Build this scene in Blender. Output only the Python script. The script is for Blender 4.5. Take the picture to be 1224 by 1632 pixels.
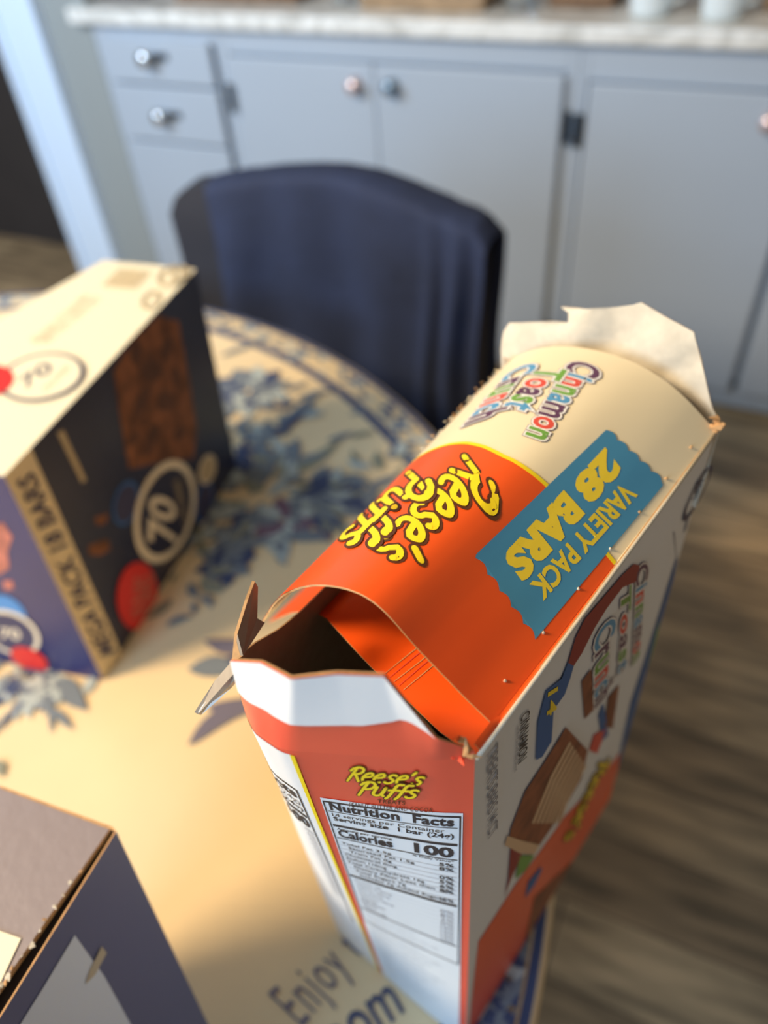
import bpy, bmesh, math, random
import numpy as np
from mathutils import Vector, Matrix
random.seed(7)
for o in list(bpy.data.objects): bpy.data.objects.remove(o)
sc = bpy.context.scene
COL = sc.collection
# ------------------------------------------------------------------ camera
TZ = 0.75                                   # table top height
F, PITCH, ROLL = 1226.0, math.radians(44.3), math.radians(-5.3)
CAM = np.array([0.0, 0.0, TZ + 0.54])
_c, _s = math.cos(PITCH), math.sin(PITCH)
FWD = np.array([0, _c, -_s]); _r = np.array([1., 0, 0]); _u = np.array([0, _s, _c])
RIGHT = math.cos(ROLL) * _r + math.sin(ROLL) * _u
UP = -math.sin(ROLL) * _r + math.cos(ROLL) * _u
cam_d = bpy.data.cameras.new('camera'); cam = bpy.data.objects.new('camera', cam_d); COL.objects.link(cam)
cam.matrix_world = Matrix(((RIGHT[0], UP[0], -FWD[0], CAM[0]), (RIGHT[1], UP[1], -FWD[1], CAM[1]),
                           (RIGHT[2], UP[2], -FWD[2], CAM[2]), (0, 0, 0, 1)))
cam_d.sensor_fit = 'VERTICAL'; cam_d.sensor_height = 24.0; cam_d.lens = F / 1632 * 24.0
cam_d.clip_start = 0.01
cam_d.dof.use_dof = True; cam_d.dof.focus_distance = 0.247; cam_d.dof.aperture_fstop = (F / 1632 * 24.0) / 5.2
sc.camera = cam
# ------------------------------------------------------------------ world, lights, exposure
w = bpy.data.worlds.new('world'); sc.world = w; w.use_nodes = True
w.node_tree.nodes['Background'].inputs[0].default_value = (1.0, 0.88, 0.74, 1)
w.node_tree.nodes['Background'].inputs[1].default_value = 0.19
def area(name, loc, target, size, sizey, power, col):
    l = bpy.data.lights.new(name, 'AREA'); l.shape = 'RECTANGLE'; l.size = size; l.size_y = sizey
    l.energy = power; l.color = col
    o = bpy.data.objects.new(name, l); COL.objects.link(o); o.location = loc
    d = Vector(target) - Vector(loc); o.rotation_euler = d.to_track_quat('-Z', 'Y').to_euler()
    return o
area('warm_window_light', (-1.55, 0.12, 2.32), (-0.1, 0.35, 0.8), 0.5, 0.5, 58, (1.0, 0.76, 0.46))
area('daylight_window', (-1.75, -1.5, 1.9), (-0.25, 1.6, 0.75), 1.1, 1.1, 54, (0.45, 0.70, 1.0))
area('cabinet_fill_light', (-1.5, 1.2, 1.7), (-0.45, 2.2, 0.7), 0.7, 0.7, 25, (0.48, 0.72, 1.0))  # added cool fill to brighten the left cabinets, no window there
vs = sc.view_settings
vs.view_transform = 'Standard'; vs.look = 'None'; vs.gamma = 1.0; vs.exposure = 0.0; vs.use_curve_mapping = False

# ------------------------------------------------------------------ pixel -> place helpers
def ray(p):
    return (p[0] - 612) / F * RIGHT - (p[1] - 816) / F * UP + FWD
def at(p, z):                                # point seen at p on the level z (above the table top)
    d = ray(p); return CAM + d * ((z + TZ - CAM[2]) / d[2])
def proj(P):
    d = np.asarray(P, float) - CAM; k = d @ FWD
    return np.array([612 + F * (d @ RIGHT) / k, 816 - F * (d @ UP) / k])
def on_plane(p, Q, n):
    d = ray(p); Q = np.asarray(Q, float); n = np.asarray(n, float)
    return CAM + d * (((Q - CAM) @ n) / (d @ n))

# ------------------------------------------------------------------ materials
def lin(c):
    return tuple(((x / 255) / 12.92 if x / 255 <= 0.04045 else ((x / 255 + 0.055) / 1.055) ** 2.4) for x in c) + (1,)
def mat(name, rgb, rough=0.6, metal=0.0, spec=0.5, coat=0.0, var=0.0, vscale=40, bump=0.0, bscale=200, trans=0.0):
    m = bpy.data.materials.new(name); m.use_nodes = True; nt = m.node_tree; b = nt.nodes['Principled BSDF']
    b.inputs['Base Color'].default_value = lin(rgb); b.inputs['Roughness'].default_value = rough
    b.inputs['Metallic'].default_value = metal; b.inputs['Specular IOR Level'].default_value = spec
    b.inputs['Coat Weight'].default_value = coat; b.inputs['Coat Roughness'].default_value = 0.25
    b.inputs['Transmission Weight'].default_value = trans
    tc = nt.nodes.new('ShaderNodeTexCoord')
    if var > 0:
        n = nt.nodes.new('ShaderNodeTexNoise'); n.inputs['Scale'].default_value = vscale; n.inputs['Detail'].default_value = 4
        nt.links.new(tc.outputs['Object'], n.inputs['Vector'])
        r = nt.nodes.new('ShaderNodeValToRGB'); c = lin(rgb)
        r.color_ramp.elements[0].position = .3; r.color_ramp.elements[1].position = .7
        r.color_ramp.elements[0].color = tuple(x * (1 - var) for x in c[:3]) + (1,)
        r.color_ramp.elements[1].color = tuple(min(1, x * (1 + var * .5)) for x in c[:3]) + (1,)
        nt.links.new(n.outputs['Fac'], r.inputs['Fac']); nt.links.new(r.outputs['Color'], b.inputs['Base Color'])
    if bump > 0:
        n2 = nt.nodes.new('ShaderNodeTexNoise'); n2.inputs['Scale'].default_value = bscale; n2.inputs['Detail'].default_value = 3
        nt.links.new(tc.outputs['Object'], n2.inputs['Vector'])
        bp = nt.nodes.new('ShaderNodeBump'); bp.inputs['Strength'].default_value = bump; bp.inputs['Distance'].default_value = 0.002
        nt.links.new(n2.outputs['Fac'], bp.inputs['Height']); nt.links.new(bp.outputs['Normal'], b.inputs['Normal'])
    return m
M = {}
M['orange'] = mat('carton_orange', (250, 92, 20), .42, coat=.25, var=.04, vscale=15)
M['cream'] = mat('carton_cream', (252, 234, 194), .45, coat=.2)
M['white'] = mat('carton_white', (240, 242, 242), .5, coat=.15, bump=.1, bscale=60)
M['red'] = mat('carton_red_orange', (238, 94, 66), .45, coat=.25, var=.05, vscale=30)
M['kraft'] = mat('torn_kraft_edge', (205, 160, 110), .9, var=.25, vscale=300)
M['inside'] = mat('carton_inside', (165, 152, 135), .9, var=.08, vscale=200)
M['inside_pale'] = mat('carton_inside_pale', (212, 202, 182), .85, var=.10, vscale=200)
M['yellow'] = mat('print_yellow', (255, 225, 30), .45)
M['ticket_yellow'] = mat('print_ticket_yellow', (255, 222, 58), .5)
M['brown'] = mat('print_brown', (92, 48, 18), .5)
M['ticket'] = mat('print_ticket_blue', (74, 148, 186), .5, coat=.1)
M['p_purple'] = mat('print_purple', (100, 62, 92), .5)
M['p_blue'] = mat('print_blue', (92, 158, 200), .5)
M['p_green'] = mat('print_green', (118, 168, 70), .5)
M['p_red'] = mat('print_red', (226, 84, 66), .5)
M['p_white'] = mat('print_white', (248, 244, 236), .5)
M['p_black'] = mat('print_black', (52, 48, 52), .5)
M['p_grey'] = mat('print_grey', (150, 150, 158), .5)
M['p_pale'] = mat('print_pale_grey', (208, 214, 222), .5, var=.1, vscale=120)
M['p_label'] = mat('print_label_white', (232, 240, 246), .5)
M['p_darkred'] = mat('print_dark_red', (150, 40, 36), .5)
M['p_cobalt'] = mat('print_cobalt', (45, 98, 165), .5)
M['p_bar'] = mat('print_cereal_bar_brown', (150, 88, 55), .6, var=.5, vscale=90)
M['p_bar2'] = mat('print_cereal_bar_icing', (225, 190, 150), .6)
M['navy'] = mat('carton_navy_shaded', (38, 40, 66), .35, coat=.3, var=.15, vscale=20)  # navy of the box with the shade of its dark side painted in
M['navy_lit'] = mat('carton_navy_lit', (30, 38, 98), .35, coat=.3, var=.15, vscale=12)  # same navy, cool light on the end face painted in
M['b_cream'] = mat('carton_pale_cream', (252, 240, 208), .5)
M['b_tan'] = mat('carton_tan_strip', (226, 208, 170), .5)
M['b_bar'] = mat('print_granola_brown', (136, 84, 52), .6, var=.6, vscale=60)
M['b_choc'] = mat('print_chocolate', (92, 58, 42), .6, var=.4, vscale=80)
M['b_red'] = mat('print_badge_red', (216, 48, 44), .5)
M['b_ring'] = mat('print_ring_ivory', (232, 220, 196), .5)
M['b_ink'] = mat('print_ink_navy', (58, 58, 92), .5)
M['b_grey'] = mat('print_barcode_grey', (190, 172, 138), .6)
M['b_pblue'] = mat('print_badge_blue', (76, 140, 205), .5)
M['b_choc2'] = mat('print_pink_brown', (196, 120, 104), .6, var=.4, vscale=60)

def wood_floor():
    m = bpy.data.materials.new('floor_planks'); m.use_nodes = True; nt = m.node_tree; b = nt.nodes['Principled BSDF']
    b.inputs['Roughness'].default_value = .5
    tc = nt.nodes.new('ShaderNodeTexCoord'); mp = nt.nodes.new('ShaderNodeMapping'); mp.inputs['Rotation'].default_value = (0, 0, math.radians(28))
    nt.links.new(tc.outputs['Object'], mp.inputs['Vector'])
    br = nt.nodes.new('ShaderNodeTexBrick'); br.inputs['Scale'].default_value = 1.0
    br.inputs['Brick Width'].default_value = 0.75; br.inputs['Row Height'].default_value = 0.12; br.inputs['Mortar Size'].default_value = 0.0015
    br.inputs['Color1'].default_value = lin((204, 178, 140)); br.inputs['Color2'].default_value = lin((146, 124, 96)); br.inputs['Mortar'].default_value = lin((84, 70, 58))
    br.inputs['Bias'].default_value = -.1
    nt.links.new(mp.outputs['Vector'], br.inputs['Vector'])
    mp2 = nt.nodes.new('ShaderNodeMapping'); mp2.inputs['Scale'].default_value = (2.2, 16, 1)
    nt.links.new(mp.outputs['Vector'], mp2.inputs['Vector'])
    n = nt.nodes.new('ShaderNodeTexNoise'); n.inputs['Scale'].default_value = 2.0; n.inputs['Detail'].default_value = 6
    nt.links.new(mp2.outputs['Vector'], n.inputs['Vector'])
    r = nt.nodes.new('ShaderNodeValToRGB'); r.color_ramp.elements[0].position = .35; r.color_ramp.elements[1].position = .68
    r.color_ramp.elements[0].color = (.35, .35, .35, 1); r.color_ramp.elements[1].color = (1.3, 1.25, 1.2, 1)
    nt.links.new(n.outputs['Fac'], r.inputs['Fac'])
    mx = nt.nodes.new('ShaderNodeMixRGB'); mx.blend_type = 'MULTIPLY'; mx.inputs[0].default_value = .85
    nt.links.new(br.outputs['Color'], mx.inputs[1]); nt.links.new(r.outputs['Color'], mx.inputs[2])
    nt.links.new(mx.outputs[0], b.inputs['Base Color'])
    return m
def marble():
    m = mat('counter_marble', (226, 230, 228), .25)
    nt = m.node_tree; b = nt.nodes['Principled BSDF']; tc = nt.nodes.new('ShaderNodeTexCoord')
    n = nt.nodes.new('ShaderNodeTexNoise'); n.inputs['Scale'].default_value = 9; n.inputs['Detail'].default_value = 7; n.inputs['Distortion'].default_value = 2
    nt.links.new(tc.outputs['Object'], n.inputs['Vector'])
    r = nt.nodes.new('ShaderNodeValToRGB'); r.color_ramp.elements[0].position = .38; r.color_ramp.elements[1].position = .55
    r.color_ramp.elements[0].color = lin((205, 204, 198)); r.color_ramp.elements[1].color = lin((240, 240, 236))
    nt.links.new(n.outputs['Fac'], r.inputs['Fac']); nt.links.new(r.outputs['Color'], b.inputs['Base Color'])
    return m
M['floor'] = wood_floor(); M['marble'] = marble()
M['cab'] = mat('cabinet_paint', (175, 186, 199), .45, var=.03, vscale=3)
M['cab_in'] = mat('cabinet_recess', (70, 74, 80), .8)
M['wall'] = mat('wall_paint', (150, 156, 156), .8)
M['trim'] = mat('trim_gloss_white', (216, 234, 255), .35)
M['dark'] = mat('unlit_room_dark', (54, 48, 46), .9, var=.2, vscale=4)  # dark colour stands in for the room's lack of light
M['splash'] = mat('wood_backsplash', (120, 100, 84), .6, var=.3, vscale=10)
M['chrome'] = mat('polished_chrome', (225, 228, 230), .15, metal=1)
M['hinge'] = mat('dark_hinge_metal', (60, 66, 74), .4, metal=.8)
M['steel'] = mat('blue_grey_knob', (130, 150, 168), .3, metal=.6)
M['brass'] = mat('rosy_knob', (222, 200, 198), .25, metal=.6)
M['jacket'] = mat('navy_cloth', (34, 44, 72), .85, var=.25, vscale=12, bump=.6, bscale=60)
M['chairup'] = mat('dark_vinyl', (48, 50, 60), .5, var=.1, vscale=10)
M['chairleg'] = mat('black_chair_metal', (30, 30, 32), .4, metal=.6)
M['cloth'] = mat('cloth_cream', (236, 210, 166), .8, var=.06, vscale=8, bump=.12, bscale=9)
M['t_navy'] = mat('cloth_print_navy', (66, 76, 108), .85)
M['t_slate'] = mat('cloth_print_slate', (118, 126, 134), .85)
M['t_pale'] = mat('cloth_print_pale_blue', (176, 184, 180), .85)
M['t_green'] = mat('cloth_print_grey_green', (140, 140, 122), .85)
M['t_mauve'] = mat('cloth_print_mauve', (120, 92, 110), .85)
M['t_ink'] = mat('cloth_print_ink', (116, 110, 126), .85)
M['g_top'] = mat('carton_top_sunlit', (150, 138, 140), .38, coat=.3, bump=.15, bscale=150)  # dark navy carton, sunlit gloss on its top put into the colour
M['g_side'] = mat('carton_side_blue_lit', (98, 102, 136), .5, coat=.1)  # bluish light on the side put into the colour
M['g_label'] = mat('carton_label_blue_lit', (214, 222, 236), .5)  # white label, tinted by the same bluish light in its colour
M['tape'] = mat('tape_scrap', (190, 178, 156), .4)
M['darkgap'] = mat('carton_dark_gap', (56, 46, 42), .9)
M['tablewood'] = mat('table_wood', (90, 62, 42), .5, var=.3, vscale=12)
M['ceramic'] = mat('white_ceramic', (226, 236, 240), .2)
M['glass'] = mat('clear_glass', (235, 245, 248), .05, trans=.9)
M['wicker'] = mat('brown_wicker', (128, 100, 76), .8, var=.5, vscale=120)
M['darktin'] = mat('dark_tin', (66, 56, 56), .4)
M['tanbox'] = mat('tan_wood', (164, 136, 104), .6, var=.3, vscale=30)

# ------------------------------------------------------------------ object helpers
def link(o, parent=None):
    COL.objects.link(o)
    if parent is not None: o.parent = parent
    return o
def thing(name, label, cat, loc=(0, 0, 0), rotz=0.0, group=None):
    o = bpy.data.objects.new(name, None); link(o); o.location = loc; o.rotation_euler = (0, 0, rotz)
    o.empty_display_size = .02
    o['label'] = label; o['category'] = cat
    if group: o['group'] = group
    return o
def tag(o, label, cat, group=None, kind=None):
    o['label'] = label; o['category'] = cat
    if group: o['group'] = group
    if kind: o['kind'] = kind
    return o
class PB:
    """collects faces of one mesh object with several materials"""
    def __init__(s): s.v = []; s.f = []; s.m = []; s.mats = []; s.sm = []
    def mi(s, name):
        if name not in s.mats: s.mats.append(name)
        return s.mats.index(name)
    def add(s, verts, faces, m, smooth=False):
        b = len(s.v); s.v += [tuple(map(float, p)) for p in verts]; k = s.mi(m)
        for f in faces: s.f.append([b + i for i in f]); s.m.append(k); s.sm.append(smooth)
    def build(s, name, parent=None, bevel=0.0, seg=2):
        me = bpy.data.meshes.new(name); me.from_pydata(s.v, [], s.f)
        for n in s.mats: me.materials.append(M[n])
        me.polygons.foreach_set('material_index', s.m); me.polygons.foreach_set('use_smooth', s.sm); me.update()
        o = bpy.data.objects.new(name, me); link(o, parent)
        if bevel:
            mod = o.modifiers.new('bevel', 'BEVEL'); mod.width = bevel; mod.segments = seg; mod.limit_method = 'ANGLE'
        return o
    def box(s, lo, hi, m):
        x0, y0, z0 = lo; x1, y1, z1 = hi
        v = [(x0, y0, z0), (x1, y0, z0), (x1, y1, z0), (x0, y1, z0), (x0, y0, z1), (x1, y0, z1), (x1, y1, z1), (x0, y1, z1)]
        s.add(v, [(0, 3, 2, 1), (4, 5, 6, 7), (0, 1, 5, 4), (1, 2, 6, 5), (2, 3, 7, 6), (3, 0, 4, 7)], m)
    def lathe(s, prof, c, m, axis='z', n=24, smooth=True):
        v = []; f = []
        for r, h in prof:
            for k in range(n):
                a = 2 * math.pi * k / n; x, y = r * math.cos(a), r * math.sin(a)
                v.append((c[0] + x, c[1] + y, c[2] + h) if axis == 'z' else (c[0] + x, c[1] - h, c[2] + y))
        for i in range(len(prof) - 1):
            for k in range(n):
                q = (i * n + k, i * n + (k + 1) % n, (i + 1) * n + (k + 1) % n, (i + 1) * n + k)
                f.append(q if axis == 'z' else q)
        s.add(v, f, m, smooth)
    def prism(s, bot, top, mside, mtop, mbot=None):
        n = len(bot); v = list(bot) + list(top)
        for i in range(n):
            j = (i + 1) % n
            s.add([bot[i], bot[j], top[j], top[i]], [(0, 1, 2, 3)], mside[i] if isinstance(mside, list) else mside)
        s.add(top, [tuple(range(n))], mtop); s.add(bot, [tuple(range(n))[::-1]], mbot or mtop)
    def tube(s, pts, r, m, n=10):
        pts = [Vector(p) for p in pts]; v = []; f = []
        for i, p in enumerate(pts):
            t = (pts[min(i + 1, len(pts) - 1)] - pts[max(i - 1, 0)]).normalized()
            a = t.cross(Vector((0, 0, 1)) if abs(t.z) < .9 else Vector((1, 0, 0))).normalized(); b = t.cross(a)
            rr = r[i] if isinstance(r, (list, tuple)) else r
            for k in range(n):
                q = 2 * math.pi * k / n; v.append(p + a * (rr * math.cos(q)) + b * (rr * math.sin(q)))
        for i in range(len(pts) - 1):
            for k in range(n): f.append((i * n + k, i * n + (k + 1) % n, (i + 1) * n + (k + 1) % n, (i + 1) * n + k))
        f.append(tuple(range(n))[::-1]); f.append(tuple(range((len(pts) - 1) * n, len(pts) * n)))
        s.add(v, f, m, True)

class Surf:
    """parametric sheet S(u,v) in the local frame of a parent; inv() finds the (u,v) seen at a pixel"""
    def __init__(s, fn, mw=None, flip=1.0, guess=(.5, .5)):
        s.fn = fn; s.mw = mw; s.flip = flip; s.guess = guess
    def P(s, u, v): return np.array(s.fn(u, v), float)
    def W(s, u, v):
        p = s.P(u, v)
        return np.array(s.mw @ Vector(p)) if s.mw is not None else p
    def N(s, u, v):
        e = 1e-3; a = s.P(u + e, v) - s.P(u - e, v); b = s.P(u, v + e) - s.P(u, v - e); n = np.cross(a, b)
        return s.flip * n / (np.linalg.norm(n) + 1e-12)
    def L(s, u, v, off): return s.P(u, v) + s.N(u, v) * off
    def inv(s, p):
        x = np.array(s.guess, float); p = np.array(p, float)
        for _ in range(40):
            q = proj(s.W(*x)); r = q - p
            if np.abs(r).max() < .01: break
            e = 1e-4; J = np.stack([(proj(s.W(x[0] + e, x[1])) - q) / e, (proj(s.W(x[0], x[1] + e)) - q) / e], 1)
            d = np.linalg.solve(J + np.eye(2) * 1e-9, -r); k = np.abs(d).max()
            x = x + d * min(1, .3 / max(k, 1e-9))
        return x
def sheet(pb, S, nu, nv, th, mt, mb, me_, rng=(0, 1, 0, 1), mfun=None):
    """closed thin sheet: printed outside, raw inside, torn rim"""
    u0, u1, v0, v1 = rng
    us = np.linspace(u0, u1, nu + 1); vv = np.linspace(v0, v1, nv + 1)
    top = [S.L(u, v, 0) for u in us for v in vv]; bot = [S.L(u, v, -th) for u in us for v in vv]
    W = nv + 1; idx = [(i * W + j, (i + 1) * W + j, (i + 1) * W + j + 1, i * W + j + 1) for i in range(nu) for j in range(nv)]
    if S.flip < 0: idx = [q[::-1] for q in idx]
    pb.add(top, idx, mt, True); pb.add(bot, [q[::-1] for q in idx], mb, True)
    loop = [i * W for i in range(nu + 1)] + [nu * W + j for j in range(1, nv + 1)] + [i * W + nv for i in range(nu - 1, -1, -1)] + [j for j in range(nv - 1, 0, -1)]
    n = len(loop); v = [top[i] for i in loop] + [bot[i] for i in loop]
    pb.add(v, [(i, (i + 1) % n, n + (i + 1) % n, n + i) for i in range(n)], me_)
def flat2d(verts, faces, maxlen):
    bm = bmesh.new(); vs_ = [bm.verts.new((x, y, 0)) for x, y in verts]
    for f in faces:
        try: bm.faces.new([vs_[i] for i in f])
        except ValueError: pass
    bmesh.ops.triangulate(bm, faces=bm.faces[:])
    for _ in range(5):
        es = [e for e in bm.edges if e.calc_length() > maxlen]
        if not es: break
        bmesh.ops.subdivide_edges(bm, edges=es, cuts=1); bmesh.ops.triangulate(bm, faces=bm.faces[:])
    bm.verts.index_update()
    out = ([(v.co.x, v.co.y) for v in bm.verts], [[v.index for v in f.verts] for f in bm.faces]); bm.free()
    return out
def poly(pb, S, uv, m, off, seg=.06, flat=False):
    """polygon given in (u,v) laid on the sheet"""
    v, f = flat2d(uv, [tuple(range(len(uv)))], 9e9 if flat else seg)
    pts = [S.L(a, b, off) for a, b in v]
    f2 = []
    for q in f:
        n = np.cross(pts[q[1]] - pts[q[0]], pts[q[2]] - pts[q[0]]); c = v[q[0]]
        f2.append(q if n @ S.N(*c) > 0 else q[::-1])
    pb.add(pts, f2, m, True)
def polypx(pb, S, px, m, off, **k): poly(pb, S, [tuple(S.inv(p)) for p in px], m, off, **k)
_tc = {}
def text2d(body, bold=0.0, shear=0.0, space=1.0):
    key = (body, bold, shear, space)
    if key in _tc: return _tc[key]
    cu = bpy.data.curves.new('t', 'FONT'); cu.body = body; cu.offset = bold; cu.shear = shear; cu.space_character = space
    cu.resolution_u = 3
    for i in range(len(body)):
        if i: cu.materials.append(M['cream'])
        else: cu.materials.append(M['cream'])
        cu.body_format[i].material_index = i
    ob = bpy.data.objects.new('t', cu); COL.objects.link(ob)
    bpy.context.view_layer.update(); dg = bpy.context.evaluated_depsgraph_get()
    me = bpy.data.meshes.new_from_object(ob.evaluated_get(dg))
    r = ([(v.co.x, v.co.y) for v in me.vertices], [tuple(p.vertices) for p in me.polygons], [p.material_index for p in me.polygons])
    bpy.data.objects.remove(ob); bpy.data.meshes.remove(me); bpy.data.curves.remove(cu)
    _tc[key] = r; return r
def text(pb, S, body, quad, m, off, bold=0.0, shear=0.0, space=1.0, outline=None, seg=9e9, px=True, colors=None, xheight=None):
    """quad = bottom-left, bottom-right, top-left, top-right of the lettering, in pixels or (u,v)"""
    q = [np.array(S.inv(p)) if px else np.array(p, float) for p in quad]
    base = text2d(body, bold, shear, space); xs = [p[0] for p in base[0]]; ys = [p[1] for p in base[0]]
    x0, x1 = min(xs), max(xs); y0, y1 = min(ys), max(ys)
    if xheight is None: yb, yt = y0, y1
    else: yb, yt = xheight
    def mp(p):
        a = (p[0] - x0) / (x1 - x0); b = (p[1] - yb) / (yt - yb)
        r = (1 - a) * (1 - b) * q[0] + a * (1 - b) * q[1] + (1 - a) * b * q[2] + a * b * q[3]
        return (r[0], r[1])
    def put(t, mm, o):
        v, f = t[0], t[1]
        v2, f2 = flat2d(v, f, seg)
        uv = [mp(p) for p in v2]; pts = [S.L(a, b, o) for a, b in uv]; ff = []
        for t3 in f2:
            n = np.cross(pts[t3[1]] - pts[t3[0]], pts[t3[2]] - pts[t3[0]])
            ff.append(t3 if n @ S.N(*uv[t3[0]]) > 0 else t3[::-1])
        pb.add(pts, ff, mm, True)
    if outline:
        for k, (extra, mm) in enumerate(outline):
            put(text2d(body, bold + extra, shear, space), mm, off - .00005 * (len(outline) - k))
    if colors:
        for i, mm in enumerate(colors):
            f = [g for g, k in zip(base[1], base[2]) if k == i]
            if f:
                used = sorted({k for g in f for k in g}); ren = {k: j for j, k in enumerate(used)}
                put(([base[0][k] for k in used], [tuple(ren[k] for k in g) for g in f]), mm, off)
    else: put(base, m, off)
def _arc(cx, cy, rx, ry, a0, a1, n=9): return [(cx + rx * math.cos(math.radians(a0 + (a1 - a0) * i / n)), cy + ry * math.sin(math.radians(a0 + (a1 - a0) * i / n))) for i in range(n + 1)]
_E = [[(.07, .30)] + [(.30, .36)] + _arc(.24, .36, .13, .24, 0, 90)[2:] + _arc(.24, .30, .19, .30, 90, 300, 12)]
_S = [_arc(.24, .44, .13, .15, 40, 180, 6) + [(.22, .32)] + _arc(.20, .16, .15, .16, 50, -150, 9)]
_F = [[(.42, .98)] + _arc(.32, .80, .11, .18, 70, 180, 6) + [(.20, .4), (.17, 0), (.12, -.16)], [(.04, .50), (.40, .54)]]
BRUSH = {'R': (.66, [[(.0, .72), (.06, .86), (.2, .95)] + _arc(.30, .74, .26, .23, 100, -95, 10) + [(.18, .50), (.34, .44), (.62, .02)], [(.22, .92), (.16, .4), (.12, .0)]]),
         'P': (.56, [[(.0, .72), (.06, .86), (.2, .95)] + _arc(.28, .70, .26, .26, 100, -95, 10) + [(.16, .44)], [(.22, .92), (.16, .4), (.12, -.04)]]),
         'e': (.44, _E), 's': (.42, _S), 'f': (.36, _F), 'u': (.50, [[(.08, .60)] + _arc(.22, .22, .15, .20, 180, 340, 8) + [(.38, .6)], [(.38, .60), (.38, .1), (.46, .02)]]), "'": (.18, [[(.10, .92), (.04, .72)]])}
def brush(pb, S, word, quad, off, hw=.075, ow=.135, shear=.25, px=True, m1='yellow', m2='brown'):
    strokes = []; x = 0
    for ch in word:
        wd, ss = BRUSH[ch]; kx, ky = (1.25, 1.12) if ch in 'esu' else (1.12, 1.0) if ch == 'f' else (1.1, 1.05); wd = wd * kx
        for st in ss: strokes.append([(x + a * kx + shear * b * ky, b * ky) for a, b in st])
        x += wd
    q = [np.array(S.inv(c)) if px else np.array(c, float) for c in quad]
    xs = [a for st in strokes for a, b in st]; x0, x1 = min(xs) - hw, max(xs) + hw; y0, y1 = -hw, 1.0 + hw * .3
    def mp(c):
        a = (c[0] - x0) / (x1 - x0); b = (c[1] - y0) / (y1 - y0)
        r = (1 - a) * (1 - b) * q[0] + a * (1 - b) * q[1] + (1 - a) * b * q[2] + a * b * q[3]; return (float(r[0]), float(r[1]))
    for h, mm, o in ((ow, m2, off - .0001), (hw, m1, off)):
        k = 0
        for st in strokes:
            st = [np.array(c) for c in st]; d = []
            for i in range(len(st)):
                t_ = st[min(i + 1, len(st) - 1)] - st[max(i - 1, 0)]; t_ /= np.linalg.norm(t_) + 1e-9; d.append(np.array((-t_[1], t_[0])) * h)
            for i in range(len(st) - 1):
                poly(pb, S, [mp(st[i] - d[i]), mp(st[i + 1] - d[i + 1]), mp(st[i + 1] + d[i + 1]), mp(st[i] + d[i])], mm, o, flat=True)
            for c in (st[0], st[-1]): poly(pb, S, [mp(e_) for e_ in ellipse(tuple(c), h, h, 12)], mm, o + .00001, flat=True)
def ellipse(c, rx, ry, n=28, rot=0.0):
    return [(c[0] + rx * math.cos(t) * math.cos(rot) - ry * math.sin(t) * math.sin(rot),
             c[1] + rx * math.cos(t) * math.sin(rot) + ry * math.sin(t) * math.cos(rot)) for t in [2 * math.pi * k / n for k in range(n)]]
def ring(pb, S, c, rx, ry, wdt, m, off, n=40, rot=0.0):
    a = ellipse(c, rx, ry, n, rot); b = ellipse(c, rx * (1 - wdt), ry * (1 - wdt), n, rot)
    pts = [S.L(*p, off) for p in a] + [S.L(*p, off) for p in b]; f = []
    for i in range(n):
        j = (i + 1) % n; q = (i, j, n + j, n + i)
        nn = np.cross(pts[q[1]] - pts[q[0]], pts[q[3]] - pts[q[0]]); f.append(q if nn @ S.N(*c) > 0 else q[::-1])
    pb.add(pts, f, m, True)
def planeS(O, X, Y, mw=None, flip=1.0):
    O, X, Y = (np.array(t, float) for t in (O, X, Y))
    return Surf(lambda u, v: O + X * u + Y * v, mw, flip)

# ================================================================== STRUCTURE
CO = at((147, 34), .0913); CE = at((1224, 76), .0913)
cyaw = math.atan2(CE[1] - CO[1], CE[0] - CO[0])
CX = np.array([math.cos(cyaw), math.sin(cyaw), 0]); CY = np.array([-math.sin(cyaw), math.cos(cyaw), 0])
def struct(pb, name, loc=(0, 0, 0), rz=0.0, **k):
    o = pb.build(name, **k); o.location = loc; o.rotation_euler = (0, 0, rz); o['kind'] = 'structure'; return o
CL = (CO[0], CO[1], 0)
p = PB(); p.box((-3.4, -3, -.05), (4.2, 5.5, 0), 'floor'); struct(p, 'floor')
p = PB(); p.box((-.17, .003, 0), (-.012, .12, 2.4), 'wall'); struct(p, 'wall_left', CL, cyaw)
p = PB(); p.box((-.012, .62, 0), (3.4, .72, 2.4), 'wall'); p.box((-.012, .612, .90), (3.4, .62, 1.35), 'splash'); struct(p, 'wall_back', CL, cyaw)
p = PB(); p.box((-.34, -.022, 0), (-.17, .14, 2.4), 'trim'); p.box((-.345, -.032, 0), (-.315, -.022, 2.4), 'trim'); p.box((-.20, -.03, 0), (-.17, -.022, 2.4), 'trim')
struct(p, 'trim_1', CL, cyaw, bevel=.004)
p = PB(); p.box((-3.0, .26, 0), (-.17, .34, 2.4), 'dark'); struct(p, 'wall_painted_dark', CL, cyaw)  # dark sheet close behind the doorway, shade of the unlit room painted in
p = PB(); p.box((-.18, .14, 0), (-.17, .26, 2.4), 'dark'); struct(p, 'wall_hall', CL, cyaw)

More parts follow.
